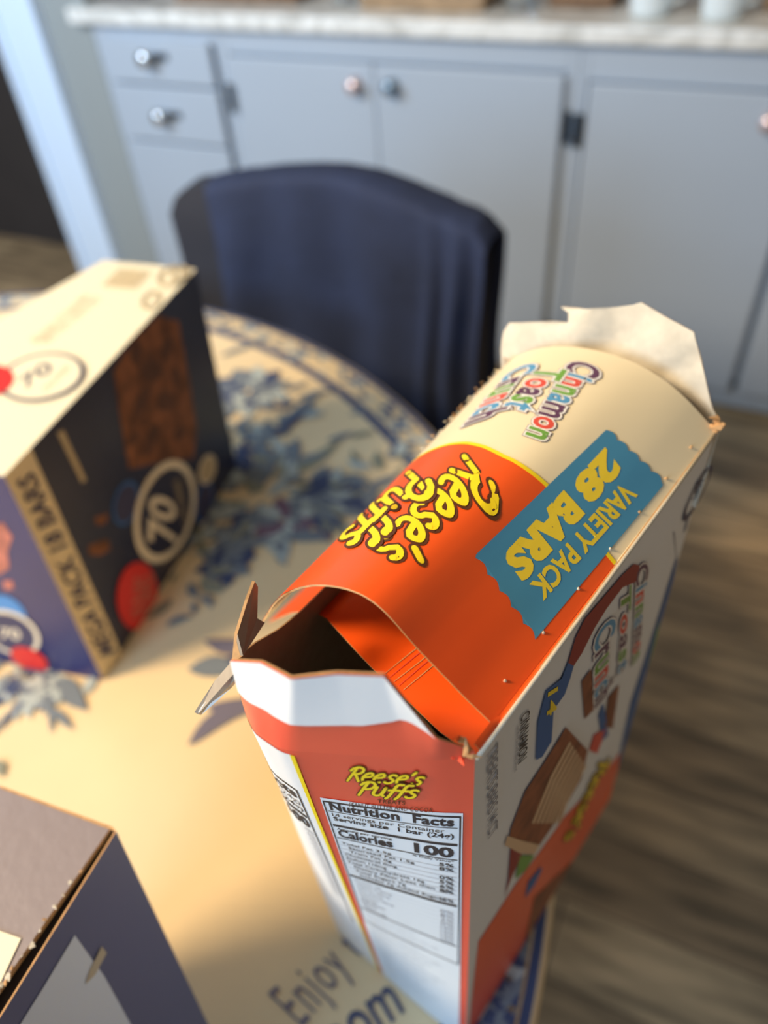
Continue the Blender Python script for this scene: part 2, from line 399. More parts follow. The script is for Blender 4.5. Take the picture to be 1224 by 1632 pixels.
# ================================================================== CABINETS
CH = .8413
def cab_thing(name, label): return thing(name, label, 'cabinet', CL, cyaw, 'built-in pale grey cabinets')
def cab_body(t, x0, x1, holes):
    p = PB(); zt = CH - .001
    p.box((x0, .004, .09), (x1, .58, zt), 'cab')           # carcass
    o = p.build('body', t)
    p = PB(); p.box((x0, .05, 0), (x1, .58, .088), 'cab_in'); p.build('plinth', t)
    # face frame: rails and stiles around the openings
    p = PB(); xs = sorted({x0, x1} | {h[0] for h in holes} | {h[1] for h in holes})
    z0, z1 = .02, zt; f0, f1 = -.008, .004
    hx0, hx1 = min(h[0] for h in holes), max(h[1] for h in holes); hz0, hz1 = min(h[2] for h in holes), max(h[3] for h in holes)
    p.box((x0, f0, z0), (hx0, f1, z1), 'cab'); p.box((hx1, f0, z0), (x1, f1, z1), 'cab')
    p.box((hx0, f0, hz1), (hx1, f1, z1), 'cab'); p.box((hx0, f0, z0), (hx1, f1, hz0), 'cab')
    p.build('face_frame', t, bevel=.0015)
def door_panel(t, x0, x1, z0, z1, name='door'):
    p = PB(); p.box((x0 + .003, -.024, z0), (x1 - .003, -.009, z1), 'cab'); return p.build(name, t, bevel=.005, seg=3)
def knob(parent, x, z, m='chrome'):
    p = PB(); p.lathe([(0, .0), (.016, .0), (.016, .003), (.006, .006), (.006, .016), (.015, .02), (.018, .027), (.014, .033), (0, .035)], (x, -.024, z), m, axis='y'); p.build('knob', parent)
def hinge(parent, x, z):
    p = PB(); p.box((x - .008, -.029, z - .034), (x + .008, -.024, z + .034), 'hinge'); p.tube([(x, -.032, z - .034), (x, -.032, z + .034)], .005, 'hinge'); p.build('hinge', parent, bevel=.001)
def Z(z): return z + TZ
dc = cab_thing('drawer_cabinet', 'narrow pale grey drawer cabinet with chrome pulls, beside the white door casing')
cab_body(dc, 0, .40, [(.03, .385, Z(-.68), Z(.05))])
for k, (za, zb, zh) in enumerate([(-.045, .060, .022), (-.193, -.051, -.12), (-.68, -.199, -.50)]):
    d = door_panel(dc, .035, .378, Z(za), Z(zb), 'drawer')
    p = PB(); hx = .19
    p.box((hx - .038, -.028, Z(zh) - .009), (hx + .052, -.024, Z(zh) + .009), 'hinge')
    p.build('pull_plate', d, bevel=.002)
    p = PB(); p.lathe([(0, 0), (.012, 0), (.007, .006), (.007, .014), (.019, .022), (.021, .03), (.015, .037), (0, .039)], (hx - .004, -.028, Z(zh)), 'chrome', axis='y'); p.build('knob', d)
bc = cab_thing('double_cabinet', 'wide pale grey cabinet with two knobs near its top, behind the navy draped chair')
cab_body(bc, .401, 1.314, [(.425, 1.29, Z(-.68), Z(.035))])
d1 = door_panel(bc, .43, .8355, Z(-.68), Z(.032)); knob(d1, .786, Z(-.012), 'brass'); hinge(d1, .418, Z(-.063)); hinge(d1, .418, Z(-.6))
d2 = door_panel(bc, .8305, 1.29, Z(-.68), Z(.030)); knob(d2, .881, Z(-.010), 'steel'); hinge(d2, 1.300, Z(-.072)); hinge(d2, 1.300, Z(-.6))
rc = cab_thing('corner_cabinet', 'pale grey cabinet with tall plain doors at the right, right of the paired dark hinges')
cab_body(rc, 1.315, 2.30, [(1.335, 2.27, Z(-.68), Z(.02))])
d3 = door_panel(rc, 1.338, 1.785, Z(-.68), Z(.018)); knob(d3, 1.71, Z(-.03), 'brass'); hinge(d3, 1.329, Z(-.076)); hinge(d3, 1.329, Z(-.6))
d4 = door_panel(rc, 1.795, 2.265, Z(-.68), Z(.018)); knob(d4, 1.86, Z(-.03), 'brass'); hinge(d4, 2.275, Z(-.076)); hinge(d4, 2.275, Z(-.6))
p = PB(); p.box((-.05, -.035, CH), (2.34, .611, CH + .036), 'marble')
ct = p.build('countertop', None, bevel=.006, seg=3); ct.location = CL; ct.rotation_euler = (0, 0, cyaw)
tag(ct, 'pale veined marble countertop running along the top of the grey cabinets', 'countertop')

# things on the counter, cut off by the top of the photo
CT = CH + .036
def counter_pt(x, y): q = CO + CX * x + CY * y; return (q[0], q[1], CT)
def cbox(name, label, cat, x, y, wdt, dep, h, m, kind='box', group=None):
    t = thing(name, label, cat, counter_pt(x, y), cyaw, group)
    p = PB()
    if kind == 'box':
        p.box((-wdt / 2, -dep / 2, 0), (wdt / 2, dep / 2, h), m); p.build('body', t, bevel=.006, seg=3)
        p = PB(); p.box((-wdt / 2 - .004, -dep / 2 - .004, h), (wdt / 2 + .004, dep / 2 + .004, h + .018), m); p.build('lid', t, bevel=.004)
    elif kind == 'mug':
        r = wdt / 2; p.lathe([(0, 0), (r * .8, 0), (r * .95, .01), (r, h * .5), (r, h), (r * .92, h), (r * .9, .012), (0, .01)], (0, 0, 0), m); p.build('cup', t)
        p = PB(); p.tube([(r * .95, 0, h * .25), (r * 1.45, 0, h * .3), (r * 1.6, 0, h * .55), (r * 1.45, 0, h * .78), (r * .95, 0, h * .82)], .005, m); p.build('handle', t)
    else:
        r = wdt / 2; p.lathe([(0, 0), (r, 0), (r, .004), (r * 1.02, h * .1), (r * 1.02, h * .85), (r * .8, h), (0, h)], (0, 0, 0), m); p.build('jar_body', t)
        p = PB(); p.lathe([(0, h), (r * .84, h), (r * .86, h + .02), (r * .3, h + .026), (0, h + .026)], (0, 0, 0), 'chrome'); p.build('lid', t)
    return t
cbox('storage_tin', 'dark square tin standing at the left end of the marble counter', 'tin', .04, .14, .16, .12, .14, 'darktin')
cbox('wicker_basket', 'low brown basket on the counter above the drawers', 'basket', .42, .14, .36, .16, .10, 'wicker')
cbox('glass_jar', 'glass jar on the counter between the brown basket and the tan box', 'jar', .71, .10, .06, .06, .12, 'glass', 'jar')
cbox('wooden_bread_box', 'tan wooden box on the middle of the counter', 'box', .93, .13, .30, .18, .14, 'tanbox')
cbox('glass_jar', 'glass jar on the counter right of the tan wooden box', 'jar', 1.15, .09, .07, .07, .14, 'glass', 'jar')
cbox('tea_tin', 'grey brown tin box on the counter left of the two white cups', 'tin', 1.28, .15, .14, .12, .14, 'wicker')
cbox('white_cup', 'left one of the two bright white cups on the counter', 'cup', 1.43, .06, .085, .085, .09, 'ceramic', 'mug')
cbox('white_cup', 'bright white cup on the counter, right one of the close pair', 'cup', 1.57, .06, .085, .085, .09, 'ceramic', 'mug')
cbox('wooden_crate', 'brown wooden crate on the counter right of the two white cups', 'crate', 1.72, .17, .16, .12, .14, 'tanbox')
cbox('ceramic_canister', 'white canister on the counter at the far right edge of the photo', 'canister', 1.85, .06, .075, .075, .16, 'ceramic', 'jar')

# ================================================================== CHAIR + JACKET
h0 = at((275, 290), .105); h1 = at((790, 385), .105)
hyaw = math.atan2(h1[1] - h0[1], h1[0] - h0[0]); HW = float(np.hypot(*(h1 - h0)[:2]))
mid = (h0 + h1) / 2
HM = Matrix.Translation((mid[0], mid[1], 0)) @ Matrix.Rotation(hyaw, 4, 'Z')
ch = thing('dining_chair', 'dark padded dining chair behind the round table, navy cloth draped over its back', 'chair', (mid[0], mid[1], 0), hyaw)
# back outline traced on the upright plane of the backrest
hp = lambda q: np.array(HM.inverted() @ Vector(on_plane(q, mid, [-math.sin(hyaw), math.cos(hyaw), 0])))
top_px = [(268, 330), (273, 298), (290, 283), (330, 276), (352, 268), (400, 262), (460, 261), (505, 262), (560, 272), (620, 290), (700, 318), (755, 336), (775, 358), (792, 385)]
tops = [hp(q) for q in top_px]
HXs = np.array([t[0] for t in tops]); HZs = np.array([t[2] for t in tops])
def htop(x): return float(np.interp(x, HXs, HZs)) - .024 * min(1.0, .3 + 5 * max(0.0, (x - HXs.min())))
xl, xr = HXs.min(), HXs.max() - .012
def back_fn(u, v):      # u across, v down
    x = xl + (xr - xl) * u; zt = htop(x) - .004; zb = .60
    return (x, .03 * (2 * u - 1) ** 2 * -1 + .03, zt + (zb - zt) * v)
S = Surf(back_fn, flip=1)
p = PB(); sheet(p, S, 36, 10, -.045, 'chairup', 'chairup', 'chairup', rng=(0.0, .95, 0, 1)); o = p.build('backrest', ch, bevel=.006)
p = PB(); p.box((-.24, .05, .43), (.22, .06, .47), 'chairup')
p2 = PB(); p2.box((-.24, -.42, .44), (.23, .03, .50), 'chairup'); p2.build('seat', ch, bevel=.02, seg=4)
for x, y in ((-.21, .06), (.20, .06), (-.21, -.39), (.20, -.39)):
    p = PB(); zt = .72 if y > 0 else .45; p.tube([(x * 1.04, y, 0), (x, y, zt)], .012, 'chairleg'); p.build('leg', ch)
def jk_fn(u, v):        # u across, v: 0 front hem .. .5 over the top .. 1 back hem
    x = xl + (xr - xl) * (.150 + .850 * u)
    zt = htop(x) + .004; zl = .52
    fold = .006 * math.sin(u * 9 + 1) + .004 * math.sin(u * 23) + (.010 * math.sin((u - .78) * 62) * min(1, max(0, (u - .74) * 8)))
    yb = .03 - .03 * (2 * (xl * 0 + (x - xl) / (xr - xl)) - 1) ** 2
    t = abs(v - .5) * 2
    if t < .12:
        a = t / .12 * math.pi / 2; d = math.sin(a); z = zt - .012 * (1 - math.cos(a))
    else:
        d = 1 + (t - .12) * .25; z = zt - .012 - (t - .12) / .88 * (zt - .012 - zl - .02 * math.sin(u * 5))
    sgn = -1 if v < .5 else 1
    y = yb + .022 + sgn * (.034 * d) + fold * min(1, t * 2.5) * sgn
    return (x + .012 * math.sin(t * 6 + u * 8) * t, y, z)
S = Surf(jk_fn, flip=1)
jt = bpy.data.objects
p = PB(); sheet(p, S, 90, 60, .003, 'jacket', 'jacket', 'jacket')
jk = p.build('draped_jacket'); jk.location = (mid[0], mid[1], 0); jk.rotation_euler = (0, 0, hyaw)
tag(jk, 'navy blue cloth jacket draped over the back of the dining chair', 'jacket')

# ================================================================== TABLE + CLOTH
TC = (-.5866, .3952); TR = .709
t = thing('round_table', 'round wooden dining table under the blue and cream floral cloth', 'table', (TC[0], TC[1], 0))
p = PB(); p.lathe([(0, TZ - .035), (TR - .02, TZ - .035), (TR - .006, TZ - .028), (TR - .004, TZ - .012), (TR - .012, TZ - .004), (0, TZ - .004)], (0, 0, 0), 'tablewood', n=96); p.build('tabletop', t)
p = PB(); p.lathe([(.10, .06), (.06, .12), (.05, .3), (.08, .45), (.05, .55), (.07, .68), (.2, TZ - .036), (0, TZ - .036)], (0, 0, 0), 'tablewood'); p.build('pedestal', t)
for k in range(4):
    a = k * math.pi / 2 + .5; p = PB()
    p.tube([(.05 * math.cos(a), .05 * math.sin(a), .14), (.22 * math.cos(a), .22 * math.sin(a), .10), (.40 * math.cos(a), .40 * math.sin(a), .022)], [.035, .03, .022], 'tablewood'); p.build('leg', t)
p = PB(); NT = 192
def cz(r, a):
    if r <= TR - .01: return 0
    return -1
rows = [(0, 0), (.2, 0), (.4, 0), (.55, 0), (.65, 0), (TR - .004, 0), (TR - .001, -.002), (TR, -.008), (TR - .002, -.04), (TR - .008, -.10), (TR - .014, -.17), (TR - .02, -.22)]
v = []; f = []
for i, (r, z) in enumerate(rows):
    for k in range(NT):
        a = 2 * math.pi * k / NT; wv = max(0, (-z - .02)) * .12 * math.sin(a * 22 + 2 * math.sin(a * 3))
        v.append(((r + wv) * math.cos(a), (r + wv) * math.sin(a), z))
for i in range(len(rows) - 1):
    for k in range(NT):
        q = (i * NT + k, (i + 1) * NT + k, (i + 1) * NT + (k + 1) % NT, i * NT + (k + 1) % NT); f.append(q)
p.add(v, f, 'cloth', True)
ZTW = Matrix.Translation((TC[0], TC[1], TZ))
TS = Surf(lambda u, v: (u, v, 0), ZTW, 1, (0, 0))
def tpt(q): w_ = at(q, 0); return (w_[0] - TC[0], w_[1] - TC[1])
def tpoly(pts, m, off=.0003):
    pts = [(x * min(1, (TR - .0125) / math.hypot(x, y)), y * min(1, (TR - .0125) / math.hypot(x, y))) if (x or y) else (x, y) for x, y in pts]
    n = len(pts); area_ = sum(pts[i][0] * pts[(i + 1) % n][1] - pts[(i + 1) % n][0] * pts[i][1] for i in range(n))
    if area_ < 0: pts = pts[::-1]
    p.add([(x, y, off) for x, y in pts], [tuple(range(n))], m)
def leaf(a, b, wd, m, off=.0003, curve=0.0, n=8):
    a = np.array(a); b = np.array(b); d = b - a; L = np.linalg.norm(d); nn = np.array([-d[1], d[0]]) / (L + 1e-9); up = []; dn = []
    for i in range(n + 1):
        s_ = i / n; c = a + d * s_ + nn * curve * L * math.sin(math.pi * s_); h = wd * math.sin(math.pi * s_ ** .8) * .5
        up.append(tuple(c + nn * h)); dn.append(tuple(c - nn * h))
    tpoly(up + dn[::-1][1:-1], m, off)
def leafpx(a, b, wpx, m, off=.0003, curve=0.0):
    A, B = tpt(a), tpt(b); mid_ = ((a[0] + b[0]) / 2, (a[1] + b[1]) / 2); c = np.array(tpt(mid_)); c2 = np.array(tpt((mid_[0], mid_[1] + 10)))
    leaf(A, B, np.linalg.norm(c2 - c) * wpx / 10 * .8, m, off, curve)
_o = [0]
def nextoff(): _o[0] += 1; return .0002 + .0000012 * _o[0]
def flower(c, r, mats_, n=9, rng=random):
    a0 = rng.random() * 6
    for ringk, rr in enumerate((1, .7, .42)):
        for k in range(n - 2 * ringk):
            a = a0 + 2 * math.pi * k / (n - 2 * ringk) + ringk * .3
            leaf((c[0] + rr * r * .15 * math.cos(a), c[1] + rr * r * .15 * math.sin(a)), (c[0] + rr * r * math.cos(a), c[1] + rr * r * math.sin(a)), rr * r * .55, mats_[(k + ringk) % len(mats_)], nextoff())
def spray(c, r, cnt, mats_, ln=.05, rng=random):
    for _ in range(cnt):
        a = rng.random() * 6.283; d = r * math.sqrt(rng.random()); q = (c[0] + d * math.cos(a), c[1] + d * math.sin(a)); b = a + rng.uniform(-1, 1); L = ln * rng.uniform(.4, 1.1)
        leaf(q, (q[0] + L * math.cos(b), q[1] + L * math.sin(b)), L * rng.uniform(.25, .5), rng.choice(mats_), nextoff(), rng.uniform(-.2, .2))
# border ring line and scroll border
RB = float(np.mean([np.hypot(*tpt(q)) for q in ((335, 530), (450, 575), (560, 640), (665, 718))]))
def band(r0, r1, m, off):
    v = []; f = []
    for k in range(NT):
        a = 2 * math.pi * k / NT; v += [(r0 * math.cos(a), r0 * math.sin(a), off), (r1 * math.cos(a), r1 * math.sin(a), off)]
    for k in range(NT):
        j = (k + 1) % NT; f.append((2 * k, 2 * k + 1, 2 * j + 1, 2 * j))
    p.add(v, f, m)
band(RB - .006, RB + .006, 't_navy', .0002)
band(TR - .0105, TR - .0042, 't_navy', .0002)
rg = random.Random(3)
for k in range(84):
    a = 2 * math.pi * k / 84; r = (RB + TR) / 2 + .006 * math.sin(k * 1.7); c = (r * math.cos(a), r * math.sin(a))
    if k % 2 == 0: flower(c, (TR - RB) * .30, ['t_slate', 't_navy', 't_pale'], 7, rg)
    spray(c, (TR - RB) * .36, 7, ['t_slate', 't_pale', 't_slate', 't_navy'], .024, rg)
# the big bouquets
BQ = ['t_navy', 't_slate', 't_slate', 't_pale', 't_green']
flower(tpt((395, 625)), .055, ['t_pale', 't_slate', 't_navy'], 11, rg); flower(tpt((340, 640)), .04, ['t_slate', 't_navy'], 9, rg)
spray(tpt((400, 650)), .06, 45, ['t_slate', 't_pale', 't_slate', 't_navy'], .035, rg)
for a, b, wd, m in [((440, 690), (520, 620), 14, 't_slate'), ((430, 700), (500, 650), 12, 't_navy'), ((380, 780), (480, 700), 26, 't_slate'), ((430, 760), (545, 700), 22, 't_green'), ((470, 770), (560, 772), 14, 't_green'),
                    ((460, 790), (590, 820), 32, 't_slate'), ((450, 810), (560, 850), 22, 't_green'), ((480, 830), (540, 835), 12, 't_mauve'), ((490, 850), (530, 868), 14, 't_mauve'), ((370, 715), (440, 715), 14, 't_navy'),
                    ((400, 790), (410, 700), 30, 't_slate'), ((350, 880), (420, 800), 34, 't_slate'), ((390, 860), (350, 950), 12, 't_slate'), ((400, 850), (395, 905), 14, 't_navy'), ((380, 900), (350, 945), 10, 't_slate'),
                    ((420, 830), (480, 860), 26, 't_green'), ((330, 950), (360, 880), 12, 't_slate'), ((520, 705), (570, 690), 10, 't_slate'), ((560, 700), (600, 690), 8, 't_green'), ((585, 780), (640, 755), 16, 't_slate'), ((600, 790), (645, 790), 12, 't_green'),
                    ((470, 640), (540, 625), 9, 't_slate'), ((300, 500), (360, 520), 8, 't_slate'), ((350, 570), (420, 545), 8, 't_slate')]:
    leafpx(a, b, wd, m, nextoff(), rg.uniform(-.15, .15))
spray(tpt((430, 800)), .075, 80, BQ, .05, rg); flower(tpt((450, 830)), .035, ['t_pale', 't_slate', 't_mauve'], 9, rg); flower(tpt((360, 900)), .03, ['t_slate', 't_navy'], 8, rg)
spray(tpt((320, 900)), .05, 30, ['t_slate', 't_green'], .03, rg); spray(tpt((620, 770)), .05, 26, ['t_slate', 't_green', 't_pale'], .03, rg)
spray(tpt((40, 560)), .10, 40, BQ, .06, rg); flower(tpt((20, 590)), .06, ['t_navy', 't_slate', 't_pale'], 10, rg)
# petals beside the orange box and the bunch under the tan box
for a, b, wd, m, c in [((300, 1190), (420, 1130), 34, 't_ink', .16), ((400, 1030), (325, 1022), 30, 't_ink', .1), ((300, 1068), (390, 1075), 42, 't_slate', .1), ((330, 1130), (420, 1110), 34, 't_ink', -.12), ((265, 1000), (310, 985), 15, 't_slate', .1), ((360, 1050), (400, 1060), 18, 't_navy', 0)]:
    leafpx(a, b, wd, m, nextoff(), c)
spray(tpt((60, 1085)), .020, 60, ['t_pale', 't_slate', 't_slate', 't_navy', 't_pale'], .022, rg); spray(tpt((10, 1060)), .03, 60, BQ, .028, rg)
for a, b, wd, m in [((105, 1080), (140, 1135), 32, 't_slate'), ((150, 1080), (135, 1110), 20, 't_pale'), ((80, 1120), (82, 1172), 10, 't_slate'), ((85, 1130), (118, 1165), 14, 't_slate'), ((60, 1100), (0, 1170), 10, 't_navy'), ((20, 1130), (-30, 1200), 8, 't_slate'), ((40, 1085), (70, 1110), 16, 't_slate'), ((-10, 1215), (6, 1240), 22, 't_green')]:
    leafpx(a, b, wd, m, nextoff(), rg.uniform(-.1, .1))
flower(tpt((62, 1100)), .017, ['t_pale', 't_slate', 't_pale'], 9, rg)
# right-hand border corner under the orange box
spray(tpt((830, 1570)), .035, 70, ['t_navy', 't_navy', 't_slate', 't_pale'], .022, rg); flower(tpt((840, 1540)), .018, ['t_slate', 't_navy', 't_pale'], 8, rg); flower(tpt((815, 1610)), .02, ['t_navy', 't_slate'], 8, rg)
# lettering printed on the cloth
text(p, TS, 'Enjoy', [(503, 1657), (574, 1556), (427, 1584), (513, 1503)], 't_ink', .0009, bold=-.004, space=1.15)
text(p, TS, 'the', [(572, 1530), (622, 1480), (528, 1492), (580, 1440)], 't_ink', .0009, bold=-.004)
text(p, TS, 'mom', [(534, 1716), (652, 1608), (486, 1668), (618, 1570)], 't_navy', .0009, bold=.004, shear=.35)
cl = p.build('tablecloth'); cl.location = (TC[0], TC[1], TZ)
tag(cl, 'round cream tablecloth with blue flowers and a scrolled border, spread on the table', 'tablecloth')

# ================================================================== CEREAL BAR CARTON (the open orange box)
BA = np.array([.66712, .74495, 0]); BS = np.array([-BA[1], BA[0], 0]); BO = np.array([.0188, .1036, TZ])
yawb = math.atan2(BA[1], BA[0]); BZ = .0008
MB = Matrix.Translation((BO[0], BO[1], TZ + BZ)) @ Matrix.Rotation(yawb, 4, 'Z')
MBi = MB.inverted()
bx = thing('cereal_bar_carton', 'tall orange and cream snack bar box torn open at the top, nearest the camera', 'box', (BO[0], BO[1], TZ + BZ), yawb)
def bl(px, a=None, s=None):
    """local point seen at px on the plane a=const or s=const of the carton"""
    if a is not None: return np.array(MBi @ Vector(on_plane(px, BO + BA * a, BA)))
    return np.array(MBi @ Vector(on_plane(px, BO + BS * s, BS)))
HT = .34
# --- near end panel: five columns, top bulging towards the camera
colT = np.array([(0, 0), (-.0075, .009), (-.0195, .028), (-.030, .045), (-.0305, .058), (-.018, .080)])
colB = np.array([(0, 0), (-.001, .016), (-.0015, .04), (-.001, .062), (-.001, .080), (0, .098)])
kk = np.array([0, .13, .38, .63, .80, 1.0])
def smooth_interp(x, xp, yp):
    return float(np.interp(x, xp, yp))
def _sm(C_, u):
    acc = 0
    for k in (-1, 0, 1):
        q = u + (.03 * k if .03 < u < .97 else 0); acc = acc + np.array([np.interp(q, kk, C_[:, 0]), np.interp(q, kk, C_[:, 1])])
    return acc / 3
_nT = np.array([np.r_[_sm(colT, i / 80), HT] for i in range(81)]); _nB = np.array([np.r_[_sm(colB, i / 80), 0] for i in range(81)])
def near_fn(u, v):
    x = u * 80; i = int(min(max(x, 0), 79)); fr = x - i
    t_ = _nT[i] + (_nT[i + 1] - _nT[i]) * fr; b = _nB[i] + (_nB[i + 1] - _nB[i]) * fr; return b + (t_ - b) * v
NS = Surf(near_fn, MB, 1.0, (.4, .8))
if (NS.N(.5, .5)[0] > 0): NS.flip = -1.0
p = PB(); sheet(p, NS, 40, 24, .0006, 'red', 'inside', 'kraft')
iv = NS.inv
yl = [iv(q) for q in ((465, 1206), (500, 1290), (540, 1388), (585, 1500))]
uy = float(np.mean([q[0] for q in yl]))
def uvgrid(pb, S, fu0, fu1, v0, v1, nu, nv, m, off):
    pts = []; f = []; W = nv + 1
    for i in range(nu + 1):
        for j in range(nv + 1):
            v = v0 + (v1 - v0) * j / nv; a, b = fu0(v), fu1(v); pts.append(S.L(a + (b - a) * i / nu, v, off))
    for i in range(nu):
        for j in range(nv):
            q = (i * W + j, (i + 1) * W + j, (i + 1) * W + j + 1, i * W + j + 1); f.append(q if S.flip > 0 else q[::-1])
    pb.add(pts, f, m, True)
ly = np.polyfit([q[1] for q in yl], [q[0] for q in yl], 1)
fy = lambda v: float(np.polyval(ly, v))
uvgrid(p, NS, lambda v: fy(v), lambda v: 1.0, 0.0, .992, 14, 24, 'white', .0002)
uvgrid(p, NS, lambda v: fy(v) - .012, lambda v: fy(v) + .006, 0.0, .992, 1, 24, 'yellow', .0003)
# nutrition label
LTL = iv((512, 1275)); LTR = iv((738, 1288)); LBL = iv((598, 1515))
uR = LTR[0]; lf = np.polyfit([LTL[1], LBL[1]], [LTL[0], LBL[0]], 1); uL = lambda v: float(np.polyval(lf, v))
vT = float((LTL[1] + LTR[1]) / 2)
vof = lambda y: float(iv((735, y))[1])
shift = vT - vof(1288)
V = lambda y: vof(y) + shift
uvgrid(p, NS, lambda v: uR, lambda v: uL(v), 0.0, vT, 16, 24, 'p_label', .0003)
vB = V(1535)
def hline(va, vb, m='p_black', u0=.03, u1=.03, off=.00042): uvgrid(p, NS, lambda v: uR + u0 * .6, lambda v: uL(v) - u1 * .6, va, vb, 14, 1, m, off)
tlw = .0012 / HT
hline(vT - .006 - tlw, vT - .006, u0=.01, u1=.01); 
uvgrid(p, NS, lambda v: uR + .006, lambda v: uR + .012, vB, vT - .006, 1, 20, 'p_black', .00042); uvgrid(p, NS, lambda v: uL(v) - .012, lambda v: uL(v) - .006, vB, vT - .006, 1, 20, 'p_black', .00042)
hline(vB, vB + tlw, u0=.01, u1=.01)
def ltext(s_, y0, y1, a, b, bold=.0, m='p_black', space=1.0):
    """a..b fraction from the left edge; y0 top, y1 bottom pixel rows at the right edge"""
    va, vb = V(y1), V(y0)
    U0 = lambda v, k: (uL(v) - .03) + ((uR + .03) - (uL(v) - .03)) * k
    text(p, NS, s_, [(U0(va, a), va), (U0(va, b), va), (U0(vb, a), vb), (U0(vb, b), vb)], m, .00045, bold=bold, seg=.6, px=False, space=space)
ltext('Nutrition  Facts', 1295, 1310, 0, 1, .035, space=1.05); hline(V(1313), V(1312))
ltext('14 servings per Container', 1315, 1323, 0, .93, .0)
ltext('Serving size  1 bar (24g)', 1322, 1332, 0, 1, .02); hline(V(1342), V(1338))
ltext('Amount per serving', 1344, 1349, 0, .5, .015); ltext('Calories', 1347, 1362, 0, .5, .03); ltext('100', 1345, 1362, .68, 1, .04); hline(V(1365.5), V(1364))
ltext('% Daily Value*', 1366, 1370, .66, 1, .015)
rows_ = [('Total Fat 3.5g', '5%', 0), ('Saturated Fat 1.5g', '8%', .06), ('Trans Fat 0g', '', .06), ('Cholesterol 0mg', '0%', 0), ('Sodium 110mg', '5%', 0), ('Total Carbohydrate 16g', '6%', 0), ('Dietary Fiber Less than 1g', '3%', .06), ('Total Sugars 7g', '', .06), ('Includes 7g Added Sugars', '15%', .1)]
y = 1371
for a_, b_, ind in rows_:
    ltext(a_, y + .8, y + 6, ind, ind + .034 * len(a_), .01)
    if b_: ltext(b_, y + .8, y + 6, .88, 1, .02)
    hline(V(y + 7.4), V(y + 6.9), m='p_grey'); y += 7.4
hline(V(1442), V(1438.5))
y = 1444
for a_, b_ in [('Protein 1g', ''), ('Vitamin D 0mcg', '0%'), ('Calcium 100mg', '8%'), ('Iron 0.6mg', '2%'), ('Potassium 30mg', '0%'), ('Thiamin', '10%'), ('Riboflavin', '10%'), ('Niacin', '10%'), ('Vitamin B6', '10%')]:
    ltext(a_, y + .8, y + 5.5, .02, .02 + .028 * len(a_), .0, m='p_grey')
    if b_: ltext(b_, y + .8, y + 5.5, .88, 1, .0, m='p_grey')
    hline(V(y + 6.8), V(y + 6.4), m='p_pale'); y += 6.8
hline(V(1507), V(1505))
for k in range(14):
    y = 1511 + k * 9; 
    if V(y + 6) < .03: break
    ltext('INGREDIENTS whole grain corn, sugar, rice'[:28 + (k * 5) % 12] , y, y + 5.5, .02, .6 + .35 * ((k * 37) % 10) / 10, .0, m='p_pale')
# neighbouring label on the pale side, cut by the silhouette
LU = lambda v: fy(v) + .045
vt = iv((468, 1254))[1]; vb = .35
uvgrid(p, NS, lambda v: LU(v), lambda v: LU(v) + .008, vb, vt, 1, 20, 'p_black', .0004)
uvgrid(p, NS, lambda v: LU(v), lambda v: LU(v) + .30, vt - .004, vt, 8, 1, 'p_black', .0004)
def ltx(s_, va, vb_, wd, bold=.02, m='p_black', gap=.02):
    a_ = (va + vb_) / 2; text(p, NS, s_, [(LU(a_) + gap + wd, vb_), (LU(a_) + gap, vb_), (LU(a_) + gap + wd, va), (LU(a_) + gap, va)], m, .00045, bold=bold, px=False, seg=.05)
dv = .022
ltx('Facts', vt - .008, vt - .008 - dv, .22, .03); ltx('(24g)', vt - .036, vt - .052, .12, 0); ltx('(24g)', vt - .056, vt - .072, .13, .02)
uvgrid(p, NS, lambda v: LU(v) + .015, lambda v: LU(v) + .3, vt - .086, vt - .078, 6, 1, 'p_black', .0004)
ltx('100', vt - .092, vt - .124, .13, .04)
for k in range(16): ltx('5%' if k % 3 else '10%', vt - .134 - k * .018, vt - .145 - k * .018, .05, .01, 'p_grey')
OUT = [(.075, 'brown')]
brush(p, NS, "Reese's", [(552, 1243), (674, 1251), (557, 1219), (681, 1229)], .0005)
brush(p, NS, 'Puffs', [(570, 1264), (666, 1271), (572, 1241), (672, 1249)], .0007)
text(p, NS, 'TREATS', [(602, 1278), (646, 1281), (602, 1272), (646, 1275)], 'brown', .0004, bold=.02, space=1.1)
text(p, NS, 'PEANUT BUTTER AND COCOA', [(557, 1284), (690, 1293), (557, 1277), (690, 1286)], 'brown', .0004)
ne = p.build('near_end_panel', bx)
# --- near end flap standing up from the fold
ft = np.array([(.0005, .0005, .3425), (-.0085, .0065, .356), (-.013, .0185, .3805), (-.0195, .028, .381), (-.0265, .037, .3795), (-.0265, .048, .377), (-.028, .060, .3695)])
fb_u = [0, .12, .2, .38, .60, .70, .84]
def flap_fn(u, v):
    x = u * (len(fb_u) - 1); ub = float(np.interp(x, range(len(fb_u)), fb_u)); b = np.array(near_fn(ub, 1.0))
    t_ = np.array([np.interp(x, range(len(ft)), ft[:, k]) for k in range(3)]); return b + (t_ - b) * v
FS = Surf(flap_fn, MB, NS.flip, (.5, .5))
p = PB(); sheet(p, FS, 36, 8, .0006, 'red', 'inside', 'kraft')
v0f = lambda u: float(np.interp(u, [.17, .22, .34, .45, .62, 1], [.99, .80, .50, .42, .40, .45]))
pts = []; f = []
for i in range(61):
    u_ = .17 + .83 * i / 60
    for j in range(6): pts.append(FS.L(u_, v0f(u_) + (.995 - v0f(u_)) * j / 5, .00045))
for i in range(60):
    for j in range(5):
        q = (i * 6 + j, (i + 1) * 6 + j, (i + 1) * 6 + j + 1, i * 6 + j + 1); f.append(q if FS.flip > 0 else q[::-1])
p.add(pts, f, 'white', True)
p.build('near_end_flap', bx)
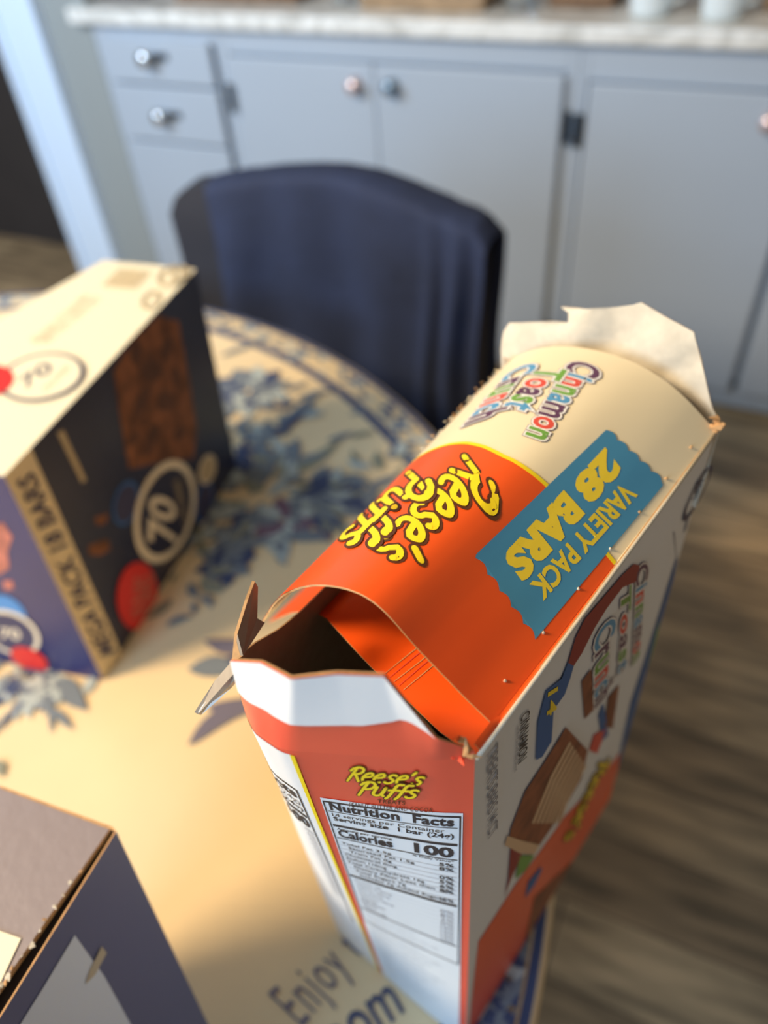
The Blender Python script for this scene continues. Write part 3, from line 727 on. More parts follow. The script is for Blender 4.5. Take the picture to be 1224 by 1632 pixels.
# --- front panel (dark side, to the right) and the other walls
FP = planeS((0, 0, HT), (.173, 0, 0), (.009, 0, 0))
def front_fn(u, v):        # u along the carton, v down from the top
    e = math.sin(math.pi * min(1, max(0, u))) * math.sin(math.pi * min(1, max(0, v)))
    return (u * (.173 + .009 * v), -.003 * e, HT * (1 - v))
RS = Surf(front_fn, MB, 1.0, (.5, .4))
if RS.N(.5, .5)[1] > 0: RS.flip = -1.0
p = PB(); sheet(p, RS, 16, 24, .0006, 'white', 'inside', 'kraft')
pp = lambda px, m, off=.0003: poly(p, RS, [(min(.999, max(.001, q[0])), min(.995, q[1])) for q in [tuple(RS.inv(c)) for c in px]], m, off, seg=.2)
pp([(1010, 1165), (975, 1215), (900, 1300), (820, 1410), (762, 1500), (755, 1560), (745, 1660), (790, 1690), (880, 1560), (960, 1420), (1020, 1310), (1030, 1240), (1030, 1150)], 'orange')   # orange lower field
pp([(1078, 885), (1055, 960), (1030, 1040), (1004, 1120), (990, 1185), (1008, 1185), (1022, 1120), (1048, 1040), (1072, 965), (1092, 890)], 'p_cobalt', .0004)
pp([(1050, 985), (1035, 1060), (1020, 1110), (1008, 1150), (1016, 1150), (1030, 1100), (1046, 1050), (1062, 985)], 'p_green', .0005)
pp([(1008, 898), (990, 915), (960, 950), (930, 985), (915, 1015), (903, 1055), (912, 1060), (925, 1040), (945, 1000), (965, 968), (990, 935), (1014, 925), (1017, 900)], 'p_darkred', .0006)
pp([(903, 1055), (893, 1080), (868, 1100), (855, 1150), (852, 1210), (862, 1205), (877, 1180), (880, 1130), (898, 1105), (907, 1078), (912, 1060)], 'p_cobalt', .0006)
text(p, RS, '14', [(870, 1102), (868, 1142), (886, 1092), (884, 1132)], 'yellow', .0008, bold=.02)
# three coloured lines of the front logo, reading downwards
CC = ['p_purple', 'p_blue', 'p_red', 'p_green', 'p_blue', 'p_purple', 'p_red', 'p_green']
WO = [(.062, 'p_purple'), (.048, 'p_white')]
text(p, RS, 'Cinnamon', [(1012, 905), (1005, 1060), (1032, 892), (1022, 1040)], None, .0006, bold=.022, outline=WO, colors=CC)
text(p, RS, 'Toast', [(988, 940), (982, 1075), (1004, 930), (1000, 1060)], None, .0006, bold=.022, outline=WO, colors=['p_green', 'p_red', 'p_purple', 'p_green', 'p_blue'])
text(p, RS, 'Crunch', [(945, 1010), (945, 1130), (980, 975), (975, 1095)], None, .0006, bold=.022, outline=WO, colors=['p_blue', 'p_purple', 'p_green', 'p_red', 'p_blue', 'p_purple'])
pp([(925, 1085), (940, 1065), (944, 1130), (930, 1145)], 'p_bar', .0006)
pp([(985, 1090), (975, 1160), (962, 1158), (968, 1110)], 'p_bar', .0006); pp([(960, 1120), (968, 1170), (958, 1180), (952, 1140)], 'p_cobalt', .0006); pp([(945, 1170), (965, 1160), (950, 1200), (938, 1195)], 'p_red', .0006)
# bar picture with icing stripes
pp([(900, 1158), (868, 1210), (835, 1260), (812, 1320), (808, 1345), (850, 1358), (890, 1300), (925, 1240), (935, 1195)], 'p_bar', .0006)
for k in range(7):
    x = 905 + k * 4; y = 1180 + k * 6
    pp([(x, y), (x - 30, y + 55), (x - 60 + k * 3, y + 130 - k * 6), (x - 56 + k * 3, y + 131 - k * 6), (x - 26, y + 58), (x + 3, y + 3)], 'p_bar2', .0008)
pp([(806, 1330), (802, 1345), (826, 1358), (850, 1360), (858, 1345), (830, 1338)], 'p_bar2', .0008)
pp([(812, 1350), (808, 1400), (802, 1430), (812, 1400), (830, 1360)], 'p_darkred', .0007); pp([(826, 1362), (820, 1400), (836, 1385), (850, 1362)], 'p_green', .0007)
brush(p, RS, "Reese's", [(952, 1215), (893, 1345), (974, 1203), (914, 1333)], .0008)
pp([(860, 1380), (840, 1405), (835, 1430), (850, 1410), (862, 1385)], 'p_cobalt', .0006)
pp([(880, 1400), (850, 1430), (835, 1500), (812, 1540), (860, 1560), (900, 1500), (915, 1440), (905, 1400)], 'p_bar', .0006)
text(p, RS, 'CINNAMON', [(828, 1140), (823, 1218), (843, 1128), (838, 1205)], 'p_black', .0005, bold=.01)
text(p, RS, 'naturally and artificially flavored', [(820, 1160), (816, 1232), (827, 1152), (823, 1224)], 'p_grey', .0005)
text(p, RS, 'TREATS BARS 14 CT', [(774, 1200), (776, 1340), (792, 1180), (792, 1318)], 'p_grey', .0005, bold=.01)
ring(p, RS, tuple(RS.inv((1110, 785))), .085, .035, .2, 'b_ink', .0006)
text(p, RS, 'Big', [(1103, 772), (1097, 808), (1122, 756), (1115, 790)], 'b_ink', .0006, bold=.02, shear=.3)
pp([(1095, 820), (1088, 850), (1093, 842), (1100, 815)], 'p_grey')
pp([(1072, 848), (1088, 885), (1090, 884), (1074, 847)], 'p_grey')
p.build('front_panel', bx)
# back panel (left, inner side seen through the opening), far end panel, bottom
_bt = np.array([(-.018, .080, HT), (.0, .085, .330), (.012, .089, .319), (.05, .094, .312), (.10, .095, .316), (.173, .097, .328)]); _bk = [0, .10, .17, .38, .62, 1]
def back2(u, v):
    a = np.array([-.000 + .182 * u, .098, 0]); b = np.array([np.interp(u, _bk, _bt[:, k]) for k in range(3)]); return a + (b - a) * v
LS = Surf(back2, MB, 1.0)
if LS.N(.5, .5)[1] < 0: LS.flip = -1.0
p = PB(); sheet(p, LS, 14, 12, .0006, 'cream', 'inside', 'kraft'); p.build('back_panel', bx)
def far_fn(u, v): return (.173 + .009 * (1 - v), u * .098, HT * v)
ES = Surf(far_fn, MB, 1.0)
if ES.N(.5, .5)[0] < 0: ES.flip = -1.0
p = PB(); sheet(p, ES, 6, 8, .0006, 'cream', 'inside', 'kraft'); p.build('far_end_panel', bx)
p = PB(); p.box((.002, .002, 0), (.18, .096, .0008), 'inside'); p.build('bottom_panel', bx)

# --- lid: the whole top side arched up, hinged along the front edge
near_px = [(770, 1143), (735, 1106), (700, 1068), (668, 1038), (640, 1006), (618, 975), (600, 957), (575, 943), (545, 935), (500, 930), (468, 938), (440, 954), (418, 990)]
far_px = [(1141, 688), (1112, 655), (1085, 625), (1040, 592), (1000, 572), (960, 560), (920, 552), (880, 551), (850, 556), (820, 569), (797, 589)]
nearP = np.array([bl(q, a=.012) for q in near_px]); farP = np.array([bl(q, a=.173) for q in far_px])
nearP[0] = (.012, .002, HT - .0005)
def arc(P_):
    d = np.r_[0, np.cumsum(np.linalg.norm(np.diff(P_, axis=0), axis=1))]; return d / d[-1], P_
an, af = arc(nearP), arc(farP)
def spl(A, t_, width=.085):
    acc = 0; wsum = 0
    for k in (-2, -1, 0, 1, 2):
        w_ = (1, 3, 4, 3, 1)[k + 2]; q = t_ + k * width / 2 * min(1, 6 * min(max(t_, 0), max(1 - t_, 0)))
        acc = acc + w_ * np.array([np.interp(q, A[0], A[1][:, j]) for j in range(3)]); wsum += w_
    return acc / wsum
_tab = [(spl(an, i / 60), spl(af, i / 60)) for i in range(61)]
TN = np.array([q[0] for q in _tab]); TF = np.array([q[1] for q in _tab])
def lid_fn(u, t_):          # u 0 near .. 1 far, t_ 0 hinge .. 1 free left edge
    x = min(max(t_, 0), 1) * 60; i = min(int(x), 59); fr = t_ * 60 - i
    a = TN[i] + (TN[i + 1] - TN[i]) * fr; b = TF[i] + (TF[i + 1] - TF[i]) * fr
    return a + (b - a) * u
LD = Surf(lid_fn, MB, 1.0, (.5, .4))
if LD.N(.5, .3)[2] < 0: LD.flip = -1.0
p = PB(); sheet(p, LD, 24, 48, .0006, 'cream', 'inside_pale', 'kraft')
# orange field with its curved yellow edge
bpx = [(985, 908), (930, 840), (870, 776), (835, 748), (800, 729), (770, 714), (742, 708), (715, 710), (690, 718)]
buv = [LD.inv(q) for q in bpx]
bt = np.array([q[1] for q in buv]); bu = np.array([q[0] for q in buv]); o_ = np.argsort(bt); bt = bt[o_]; bu = bu[o_]
cf = np.polyfit(bt, bu, 2)
ub = lambda t_: float(np.clip(np.interp(t_, bt, bu) if bt[0] <= t_ <= bt[-1] else (bu[0] if t_ < bt[0] else bu[-1] + (bu[-1] - bu[-3]) / (bt[-1] - bt[-3] + 1e-6) * (t_ - bt[-1]) * .4), .05, .95))
pts = []; f = []; n1, n2 = 20, 60
for j in range(n2 + 1):
    t_ = j / n2
    for i in range(n1 + 1): pts.append(LD.L(ub(t_) * i / n1 , t_, .00018))
for j in range(n2):
    for i in range(n1):
        q = (j * (n1 + 1) + i, j * (n1 + 1) + i + 1, (j + 1) * (n1 + 1) + i + 1, (j + 1) * (n1 + 1) + i)
        f.append(q if LD.flip > 0 else q[::-1])
p.add(pts, f, 'orange', True)
pts = []; f = []
for j in range(n2 + 1):
    t_ = j / n2; pts += [LD.L(ub(t_) - .002, t_, .0003), LD.L(ub(t_) + .009, t_, .0003)]
f = [(2 * j, 2 * j + 1, 2 * j + 3, 2 * j + 2) for j in range(n2)]
if LD.flip < 0: f = [q[::-1] for q in f]
p.add(pts, f, 'yellow', True)
# ticket with scalloped ends
def scallop(a, b, n, amp):
    a = np.array(a, float); b = np.array(b, float); d = b - a; nn = np.array([d[1], -d[0]]) / np.linalg.norm(d); out = []
    for k in range(n * 6 + 1):
        s_ = k / (n * 6); out.append(tuple(a + d * s_ + nn * amp * abs(math.sin(math.pi * n * s_))))
    return out
tick = scallop((965, 686), (1054, 768), 5, 5) + [(1056, 774)] + scallop((852, 1020), (757, 890), 5, -6) + [(758, 884)]
tick = [tuple(LD.inv(q)) for q in tick]
poly(p, LD, tick, 'ticket', .00034, seg=.06)
text(p, LD, '28', [(963, 713), (909, 770), (992, 750), (940, 809)], 'ticket_yellow', .00045, bold=.06, seg=.15, space=.95)
text(p, LD, 'BARS', [(897, 781), (799, 886), (932, 820), (832, 932)], 'ticket_yellow', .00045, bold=.06, seg=.15, space=1.0)
text(p, LD, 'VARIETY PACK', [(990, 768), (842, 932), (1016, 790), (863, 961)], 'ticket_yellow', .00045, bold=.035, seg=.15)
brush(p, LD, "Reese's", [(742, 722), (586, 876), (802, 800), (648, 916)], .0005, shear=.12, hw=.08, ow=.145)
brush(p, LD, 'Puffs', [(656, 750), (537, 862), (702, 776), (576, 890)], .0007, shear=.12, hw=.082, ow=.145)
WO = [(.062, 'p_purple'), (.048, 'p_white')]
text(p, LD, 'Cinnamon', [(910, 574), (836, 694), (962, 590), (880, 714)], None, .0005, bold=.026, outline=WO, colors=CC, seg=.15)
text(p, LD, 'Toast', [(858, 588), (802, 650), (905, 592), (852, 664)], None, .00062, bold=.026, outline=WO, colors=['p_green', 'p_red', 'p_purple', 'p_green', 'p_blue'], seg=.15)
text(p, LD, 'Crunch', [(812, 594), (738, 682), (862, 578), (803, 663)], None, .00074, bold=.026, outline=WO, colors=['p_blue', 'p_purple', 'p_green', 'p_red', 'p_blue', 'p_purple'], seg=.15)
text(p, LD, 'PEANUT BUTTER AND COCOA', [(604, 792), (540, 860), (612, 796), (548, 864)], 'brown', .0005, seg=.3)
lid = p.build('lid_flap', bx)
# perforation nicks along the hinge
rn = random.Random(5)
for k in range(7):
    p = PB()
    c = LD.L(.08 + k * .135, .035, .0003); r = .0006
    p.lathe([(0, -.0004), (r, 0), (r * .5, .0007), (0, .0009)], tuple(c), 'inside_pale' if k < 4 else 'kraft', n=7); p.build('perforation_nick', bx)
# hinge strip between lid and front panel
def strip_fn(u, v):
    a = np.array((u * .173, -.0002, HT - .001)); b = np.array(lid_fn(max(0, (u * .173 - .012) / .161), .0)); b = b if u * .173 > .012 else np.array((u * .173, .002, HT + .002))
    m_ = (a + b) / 2 + np.array((0, -.0012, .0008)); return (1 - v) ** 2 * a + 2 * v * (1 - v) * m_ + v * v * b
HS = Surf(strip_fn, MB, 1.0)
if HS.N(.5, .5)[2] < 0: HS.flip = -1.0
uh = (ub(0) * .161 + .012) / .173
p = PB(); sheet(p, HS, 20, 6, .0005, 'orange', 'inside', 'kraft', rng=(0.015, uh, 0, 1)); sheet(p, HS, 20, 6, .0005, 'cream', 'inside', 'kraft', rng=(uh, 1, 0, 1)); p.build('hinge_fold', bx)
# --- second flap glued under the lid (orange, edge crosses the opening)
under_px = [(757, 1207), (700, 1165), (655, 1122), (608, 1080), (575, 1045), (545, 1012), (520, 985), (495, 973), (465, 976), (427, 992)]
nU = BA * math.cos(.32) + BS * -math.sin(.32)
und = np.array([np.array(MBi @ Vector(on_plane(q, BO + np.array([0, 0, .0]), nU))) for q in under_px])
def und_fn(u, v):
    x = u * (len(und) - 1); a = np.array([np.interp(x, range(len(und)), und[:, k]) for k in range(3)])
    return a + np.array((.036 * v, 0, -.003 * v * math.sin(math.pi * min(1, max(0, u)))))
UN = Surf(und_fn, MB, 1.0)
if UN.N(.5, .5)[2] < 0: UN.flip = -1.0
p = PB(); sheet(p, UN, 36, 6, .0006, 'orange', 'inside', 'kraft')
for k in range(5):
    u0 = .26 + k * .018
    g = .003 * math.sin(k * 2.3); pts_ = [(u0, .05), (u0 + .0018, .05), (u0 - .012 + g, .4), (u0 - .026 - g, .7), (u0 - .05, .95), (u0 - .052, .95), (u0 - .029 - g, .7), (u0 - .0145 + g, .4)]
    poly(p, UN, pts_, 'p_red' if k % 2 else 'kraft', .0003, seg=.3)
p.build('under_flap', bx)
# --- far end flap, torn, standing up behind the lid
fo = np.array((.176, 0, HT - .006)); fn_n = BA * math.cos(.30) * 1.0 + np.array([0, 0, -1]) * 0
tilt = .35; nF = (BA * math.cos(tilt) - np.array([0, 0, 1]) * math.sin(tilt)); OF = BO + BA * .177 + np.array([0, 0, HT - .004])
fpx = [(797, 590), (796, 560), (797, 530), (806, 516), (860, 514), (908, 513), (926, 509), (905, 499), (889, 490), (940, 491), (985, 489), (1008, 486), (1021, 482), (1060, 505), (1106, 529), (1120, 595), (1132, 655), (1141, 672), (1143, 690)]
fpl = [np.array(MBi @ Vector(on_plane(q, OF, nF))) for q in fpx]
base = [np.array((.176, s_, HT - .02)) for s_ in (.0, .03, .065, .10)]
nloc = np.array((math.cos(tilt), 0, -math.sin(tilt))); e1 = np.array((0, 1.0, 0)); e2 = np.array((math.sin(tilt), 0, math.cos(tilt))); o0 = fpl[-1]
xy = [((q - o0) @ e1, (q - o0) @ e2) for q in fpl]; xy += [(.102, -.035), (-.002, -.035)]
fv, ff = flat2d(xy, [tuple(range(len(xy)))], .006)
def fdisp(x, y):
    crease = -.004 * math.exp(-((x - .066 + .2 * (y - .03)) / .008) ** 2) * min(1, max(0, y / .02)); fold = .003 * abs(((x - .035) + .9 * (y - .025)) / .03) ** 1.0 * .5
    return crease + min(.004, fold) + .0012 * math.sin(x * 170 + y * 90) * math.sin(y * 140 + 1) + .0006 * math.sin(x * 400) * math.sin(y * 330)
F3 = [o0 + e1 * x + e2 * y + nloc * fdisp(x, y) for x, y in fv]
fr = []
for t3 in ff:
    nn = np.cross(F3[t3[1]] - F3[t3[0]], F3[t3[2]] - F3[t3[0]]); fr.append(t3 if nn @ nloc < 0 else t3[::-1])
p = PB(); p.add(F3, fr, 'inside_pale', True); p.add([q + nloc * .0006 for q in F3], [t3[::-1] for t3 in fr], 'cream', True)
loop = [q + nloc * fdisp((q - o0) @ e1, (q - o0) @ e2) for q in fpl]
for i in range(len(loop) - 1):
    p.add([loop[i], loop[i + 1], loop[i + 1] + nloc * .0006, loop[i] + nloc * .0006], [(0, 1, 2, 3)], 'kraft')
p.build('far_end_flap', bx)
# --- slivers of the left side flap
def sliver(px, s_, m1, m2, name):
    P_ = [bl(q[:2], s=q[2] if len(q) > 2 else s_) for q in px]; n_ = np.cross(P_[1] - P_[0], P_[2] - P_[0]); n_ /= np.linalg.norm(n_); n = len(P_)
    if n_[1] < 0: n_ = -n_
    p = PB(); A = [q + n_ * .0005 for q in P_]; B = [q - n_ * .0005 for q in P_]
    p.add(A, [tuple(range(n))], m2); p.add(B, [tuple(range(n))[::-1]], m1)
    for i in range(n): p.add([A[i], A[(i + 1) % n], B[(i + 1) % n], B[i]], [(0, 1, 2, 3)], 'kraft')
    return p.build(name, bx)
sliver([(372, 1052, .078), (376, 1010, .080), (393, 955, .084), (404, 926, .088), (409, 935, .089), (408, 985, .084), (420, 992, .083), (385, 1045, .076)], .08, 'inside', 'kraft', 'side_flap_scrap')
sliver([(374, 1052, .074), (345, 1085, .082), (312, 1136, .088), (318, 1139, .087), (340, 1120, .082), (366, 1096, .076), (382, 1078, .070), (386, 1062, .068)], .08, 'white', 'inside', 'side_flap_scrap')
# --- crumpled torn corner at the front near top
p = PB(); rn = random.Random(11)
def scrap(c, r, m, n=7):
    c = np.array(c); v = [c + np.array((rn.uniform(-1, 1), rn.uniform(-1, 1), rn.uniform(-.6, .6))) * r for _ in range(n)]
    bm = bmesh.new(); [bm.verts.new(q) for q in v]; bmesh.ops.convex_hull(bm, input=bm.verts[:]); bm.verts.index_update()
    p.add([tuple(q.co) for q in bm.verts], [[q.index for q in g.verts] for g in bm.faces], m); bm.free()
for px_, r, m in [((757, 1205), .0022, 'kraft'), ((745, 1193), .0022, 'kraft'), ((735, 1180), .0016, 'kraft'), ((726, 1175), .0016, 'orange'), ((715, 1212), .0016, 'red'), ((708, 1220), .0013, 'red'), ((722, 1200), .0018, 'red'), ((738, 1212), .0016, 'red'), ((702, 1208), .0012, 'red')]:
    scrap(bl(px_, a=-.003), r, m)
p.build('torn_corner', bx)
p = PB()
for k in range(5): scrap((.173 + rn.uniform(-.002, .003), .001 + rn.uniform(-.002, .002), HT + rn.uniform(-.004, .005)), .003, 'kraft')
p.build('torn_corner', bx)
# torn fuzzy edge along the left of the lid
p = PB()
for k in range(40):
    u_ = .62 + .38 * k / 39; c = LD.L(u_, 1.0, 0); scrap(c + np.array((0, rn.uniform(0, .002), rn.uniform(-.003, .001))), rn.uniform(.0006, .0014), rn.choice(['inside_pale', 'kraft', 'cream']))
p.build('torn_lid_edge', bx)
# front edge fold seen as a pale line
p = PB(); p.tube([(0, -.0004, HT), (.06, -.0006, HT + .0002), (.12, -.0006, HT), (.173, -.0004, HT)], .0007, 'inside_pale', n=6); p.build('folded_edge', bx)

# ================================================================== SEVENTY CALORIE BAR BOX
ZB = .22
T3 = lambda q, z: at(q, z)
topA, topB, topC, topD = (at(q, ZB) for q in ((49, 713), (6, 759), (312, 429), (165, 415)))
dl = at((0, 508), ZB) - topD; topE = topD + dl * 1.75; 
off0 = topA.copy(); off0[2] = TZ + BZ
bb = thing('granola_bar_box', 'navy snack box with cream top, reading MEGA PACK 18 BARS on its tan corner strip', 'box', tuple(off0))
loc = lambda P_: np.array(P_) - off0
tp = [loc(q) for q in (topA, topC, topD, topE, topE + np.array([.04, -.10, 0]), topB)]
tp[4] = loc(topB + np.array([-.15, .045, 0]))
sh = {0: at((193, 1040), 0), 1: np.array([-.155, .643, TZ]), 5: at((165, 1085), 0)}
bt_ = []
for i, q in enumerate(tp):
    if i in sh: g = loc(sh[i]); bt_.append(np.array([g[0], g[1], 0]))
    else: bt_.append(np.array([q[0] + (.02 if i in (3, 4) else 0), q[1] - .02, 0]))
p = PB(); n = len(tp)
for i, m in ((1, 'navy'), (2, 'navy'), (3, 'navy')):
    j = (i + 1) % n; p.add([bt_[i], bt_[j], tp[j], tp[i]], [(0, 1, 2, 3)], m)
p.add(bt_, [tuple(range(n))[::-1]], 'navy'); p.build('back_panels', bb)
MBB = Matrix.Translation(tuple(off0))
def quadS(b0, b1, t0, t1, mw, guess=(.5, .5), outw=None):
    b0, b1, t0, t1 = (np.array(x, float) for x in (b0, b1, t0, t1))
    S_ = Surf(lambda u, v: (1 - v) * ((1 - u) * b0 + u * b1) + v * ((1 - u) * t0 + u * t1), mw, 1.0, guess)
    if S_.N(.5, .5) @ np.array(outw, float) < 0: S_.flip = -1.0
    return S_
# big navy face, in the shaded tone
S1 = quadS(bt_[0], bt_[1], tp[0], tp[1], MBB, outw=(1, -.3, 0))
p = PB(); sheet(p, S1, 2, 2, .0006, 'navy', 'inside', 'navy')
q1 = lambda px, m, off=.0004: polypx(p, S1, px, m, off, flat=True)
q1([(214, 540), (252, 503), (284, 512), (300, 600), (313, 680), (308, 730), (260, 735), (205, 748), (190, 660), (180, 590)], 'b_bar')
for cx_, cy_, rr in [(215, 560, 14), (240, 590, 18), (265, 555, 13), (225, 640, 16), (262, 640, 15), (285, 690, 12), (240, 700, 16), (210, 700, 9), (280, 600, 11)]:
    c = S1.inv((cx_, cy_)); poly(p, S1, ellipse(c, rr / 260, rr / 420, 12, rr), 'b_choc', .0006, flat=True)
def emblem(pb, S, c_px, rx_px, ry_px, mring, mfill, mt, tilt_q, off=.0008, small=None):
    c = S.inv(c_px); ex = np.array(S.inv((c_px[0] + rx_px[0], c_px[1] + rx_px[1]))) - c; ey = np.array(S.inv((c_px[0] + ry_px[0], c_px[1] + ry_px[1]))) - c
    def E(k, n_=40): return [tuple(c + k * (ex * math.cos(t_) + ey * math.sin(t_))) for t_ in [2 * math.pi * i / n_ for i in range(n_)]]
    poly(pb, S, E(1.0), mring, off, flat=True); poly(pb, S, E(.84), mfill, off + .0002, flat=True)
    return c
emblem(p, S1, (265, 815), (44, 0), (14, -82), 'b_ring', 'navy', 'b_ring', None)
text(p, S1, '70', [(281, 868), (279, 798), (232, 862), (236, 785)], 'b_ring', .0013, bold=.02)
text(p, S1, 'CALORIES', [(300, 834), (283, 762), (291, 840), (275, 768)], 'b_grey', .0013)
emblem(p, S1, (218, 950), (30, -18), (-10, -52), 'b_red', 'b_red', None, None, .0016)
text(p, S1, '18 BARS', [(243, 975), (243, 915), (205, 985), (210, 920)], 'b_choc2', .0021, bold=.01)
emblem(p, S1, (200, 802), (20, 0), (6, -36), 'p_cobalt', 'b_ink', None, None, .0007); emblem(p, S1, (330, 748), (13, 0), (4, -24), 'b_ring', 'b_grey', None, None, .0007)
emblem(p, S1, (325, 800), (14, 0), (4, -34), 'p_cobalt', 'b_ink', None, None, .0006)
q1([(90, 690), (100, 685), (137, 765), (130, 770)], 'b_grey'); q1([(140, 870), (170, 858), (176, 875), (160, 885), (142, 885)], 'b_bar'); q1([(150, 825), (172, 818), (168, 835), (154, 838)], 'b_bar')
p.build('dark_front_panel', bb)
# tan strip with lettering
S2 = quadS(bt_[5], bt_[0], tp[5], tp[0], MBB, outw=(.5, -1, 0))
p = PB(); sheet(p, S2, 2, 2, .0006, 'b_tan', 'inside', 'b_tan')
text(p, S2, 'MEGA PACK 18 BARS', [(185, 1038), (53, 750), (158, 1048), (24, 765)], 'b_ink', .0006, bold=.02)
p.build('corner_strip', bb)
# navy end, bluer tone painted as more lit
S3 = quadS(bt_[4], bt_[5], tp[4], tp[5], MBB, outw=(-.3, -1, 0), guess=(.8, .5))
p = PB(); sheet(p, S3, 2, 2, .0006, 'navy_lit', 'inside', 'p_white')  # white rim is a painted highlight along the box edge
pts_ = [(-30, 840), (5, 832), (20, 855), (12, 880), (15, 905), (0, 915), (-30, 905)]; polypx(p, S3, pts_, 'b_choc2', .0004, flat=True)
polypx(p, S3, [(5, 925), (20, 925), (22, 938), (8, 940)], 'b_choc2', .0004, flat=True)
emblem(p, S3, (10, 978), (32, 16), (8, -26), 'b_pblue', 'b_pblue', None, None, .0006)
emblem(p, S3, (18, 1008), (44, 22), (14, -30), 'b_ring', 'b_ink', None, None, .001)
text(p, S3, '70', [(2, 1016), (36, 1018), (0, 998), (32, 1000)], 'b_ring', .0015, bold=.02)
emblem(p, S3, (48, 1049), (29, 11), (3, -17), 'b_red', 'b_red', None, None, .0016)
p.build('blue_end_panel', bb)
# cream top
S4 = quadS(tp[5], tp[0], tp[4], tp[1], MBB, outw=(0, 0, 1))
S4 = planeS((0, 0, ZB), (1, 0, 0), (0, 1, 0), MBB)
p = PB(); topo = [q.copy() for q in tp]
p.add(topo, [tuple(range(n))], 'b_cream'); p.add([q - np.array((0, 0, .0006)) for q in topo], [tuple(range(n))[::-1]], 'inside')
S4.guess = (0.0, .1)
c = S4.inv((67, 600))
def E4(rx, ry, k, n_=44):
    c_ = S4.inv((67, 600)); ex = np.array(S4.inv((67 + rx[0], 600 + rx[1]))) - c_; ey = np.array(S4.inv((67 + ry[0], 600 + ry[1]))) - c_
    return [tuple(c_ + k * (ex * math.cos(t_) + ey * math.sin(t_))) for t_ in [2 * math.pi * i / n_ for i in range(n_)]]
poly(p, S4, E4((68, -14), (8, 38), 1), 'b_ink', .0004, flat=True); poly(p, S4, E4((68, -14), (8, 38), .90), 'b_cream', .0006, flat=True)
text(p, S4, '70', [(40, 622), (88, 590), (30, 606), (72, 576)], 'b_ink', .0008, bold=.01)
text(p, S4, 'CALORIES', [(72, 626), (112, 588), (68, 621), (107, 583)], 'b_grey', .0008)
emb = [tuple(S4.inv((q[0], q[1]))) for q in ellipse((-5, 607), 28, 22, 30, -.3)]; poly(p, S4, emb, 'b_red', .0010, flat=True)
def bars4(px, cnt, m='b_grey'):
    a, b, c_, d = [np.array(S4.inv(q)) for q in px]
    for k in range(cnt):
        k0, k1 = k / cnt, (k + .62) / cnt; poly(p, S4, [tuple(a + (b - a) * k0), tuple(a + (b - a) * k1), tuple(d + (c_ - d) * k1), tuple(d + (c_ - d) * k0)], m, .0005, flat=True)
bars4([(190, 428), (240, 433), (215, 460), (162, 456)], 12)
text(p, S4, 'Keep it handy', [(60, 548), (145, 472), (48, 542), (132, 470)], 'b_grey', .0006); text(p, S4, 'fiber bars, baked bars', [(72, 548), (158, 476), (64, 544), (150, 472)], 'b_grey', .0006)
text(p, S4, 'ABC', [(262, 452), (290, 432), (250, 448), (280, 430)], 'b_grey', .0006, bold=.02) if False else None
ring(p, S4, tuple(S4.inv((272, 440))), .012, .02, .25, 'b_grey', .0006); ring(p, S4, tuple(S4.inv((240, 478))), .008, .016, .3, 'b_grey', .0006); ring(p, S4, tuple(S4.inv((286, 436))), .008, .015, .3, 'b_grey', .0006)
p.build('cream_top_panel', bb)

# ================================================================== GREY CARTON (lower left corner)
ZG = .22
gA = at((185, 1325), ZG); gL = at((0, 1255), ZG); gN = at((0, 1622), ZG)
dL = (gL - gA); dN = (gN - gA); kL = 2.2; kN = 1.9
og = np.array([gA[0], gA[1], TZ + BZ])
gb = thing('grey_carton', 'dusky purple grey carton with torn top seam and a pale label, lower left corner', 'box', tuple(og))
gt = [gA, gA + dN * kN, gA + dN * kN + dL * kL, gA + dL * kL]; gt = [q - og for q in gt]
e0 = at((332, 1632), .08) - og; lean = (e0 - gt[0]) / (ZG - .08 - BZ) * (ZG)
gbm = [np.array([q[0] + lean[0], q[1] + lean[1], 0]) for q in gt]
MG = Matrix.Translation(tuple(og))
p = PB()
for i in (1, 2, 3):
    j = (i + 1) % 4; p.add([gbm[i], gbm[j], gt[j], gt[i]], [(0, 1, 2, 3)], 'g_side')
p.add(gbm, [(3, 2, 1, 0)], 'g_side'); p.add([q - np.array((0, 0, .004)) for q in gt], [(0, 1, 2, 3)], 'darkgap'); p.build('body', gb)
S5 = quadS(gbm[0], gbm[1], gt[0], gt[1], MG, outw=(1, -.4, 0), guess=(.3, .8))
p = PB(); sheet(p, S5, 4, 4, .0008, 'g_side', 'inside', 'kraft')
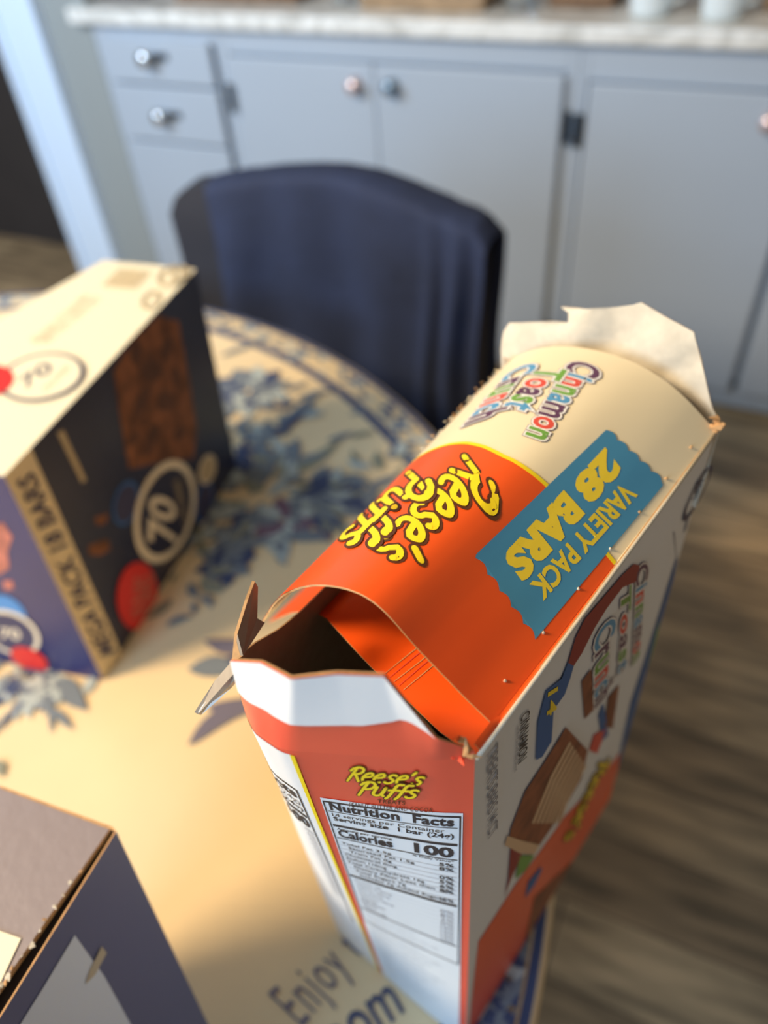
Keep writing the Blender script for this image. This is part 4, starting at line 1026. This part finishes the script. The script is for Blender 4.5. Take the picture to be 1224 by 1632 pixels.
lp = [(118, 1490), (165, 1555), (212, 1640), (235, 1700), (0, 1720), (20, 1650), (70, 1570)]
polypx(p, S5, lp, 'g_label', .0004, flat=True)
polypx(p, S5, [(160, 1507), (168, 1518), (150, 1552), (134, 1568), (140, 1548)], 'tape', .0008, flat=True)
p.build('side_panel', gb)
# top flap, set in a little from the edge so the dark seam shows
inn = np.cross((0, 0, 1), dN / np.linalg.norm(dN)); inn = inn if inn @ dL > 0 else -inn
g0 = gt[0] + inn * .0025; g1 = gt[1] + inn * .010
top_q = [g0, g1, gt[2], gt[3]]; up_ = np.array((0, 0, .0015))
p = PB(); p.add([q + up_ for q in top_q], [(0, 1, 2, 3)], 'g_top')
for i in range(4):
    j = (i + 1) % 4; p.add([top_q[i] + up_, top_q[j] + up_, top_q[j] - up_, top_q[i] - up_], [(0, 1, 2, 3)], 'kraft')
S6 = planeS((0, 0, ZG - BZ + .0016), (1, 0, 0), (0, 1, 0), MG); S6.guess = (-.05, 0)
polypx(p, S6, [(-40, 1470), (34, 1496), (2, 1565), (-40, 1560)], 'b_cream', .0004, flat=True)
polypx(p, S6, [(186, 1326), (180, 1318), (0, 1252), (0, 1256)], 'kraft', .0002, flat=True)
p.build('top_flap', gb)
p = PB(); rn = random.Random(2)
def scrapg(c, r, m):
    global p
    c = np.array(c); bm = bmesh.new(); [bm.verts.new(c + np.array((rn.uniform(-1, 1), rn.uniform(-1, 1), rn.uniform(-.3, .5))) * r) for _ in range(7)]
    bmesh.ops.convex_hull(bm, input=bm.verts[:]); bm.verts.index_update(); p.add([tuple(q.co) for q in bm.verts], [[q.index for q in g.verts] for g in bm.faces], m); bm.free()
for k in range(60):
    s_ = .18 + .8 * (k / 59); 
    if s_ < .5 and k % 3: continue
    q = g0 + (g1 - g0) * (s_ * 1 / 1.2); scrapg(q + up_ + np.array((rn.uniform(-.001, .001), rn.uniform(-.001, .001), 0)), rn.uniform(.0006, .0013) * (1 + s_), 'inside_pale' if k % 4 else 'kraft')
p.build('torn_seam', gb)
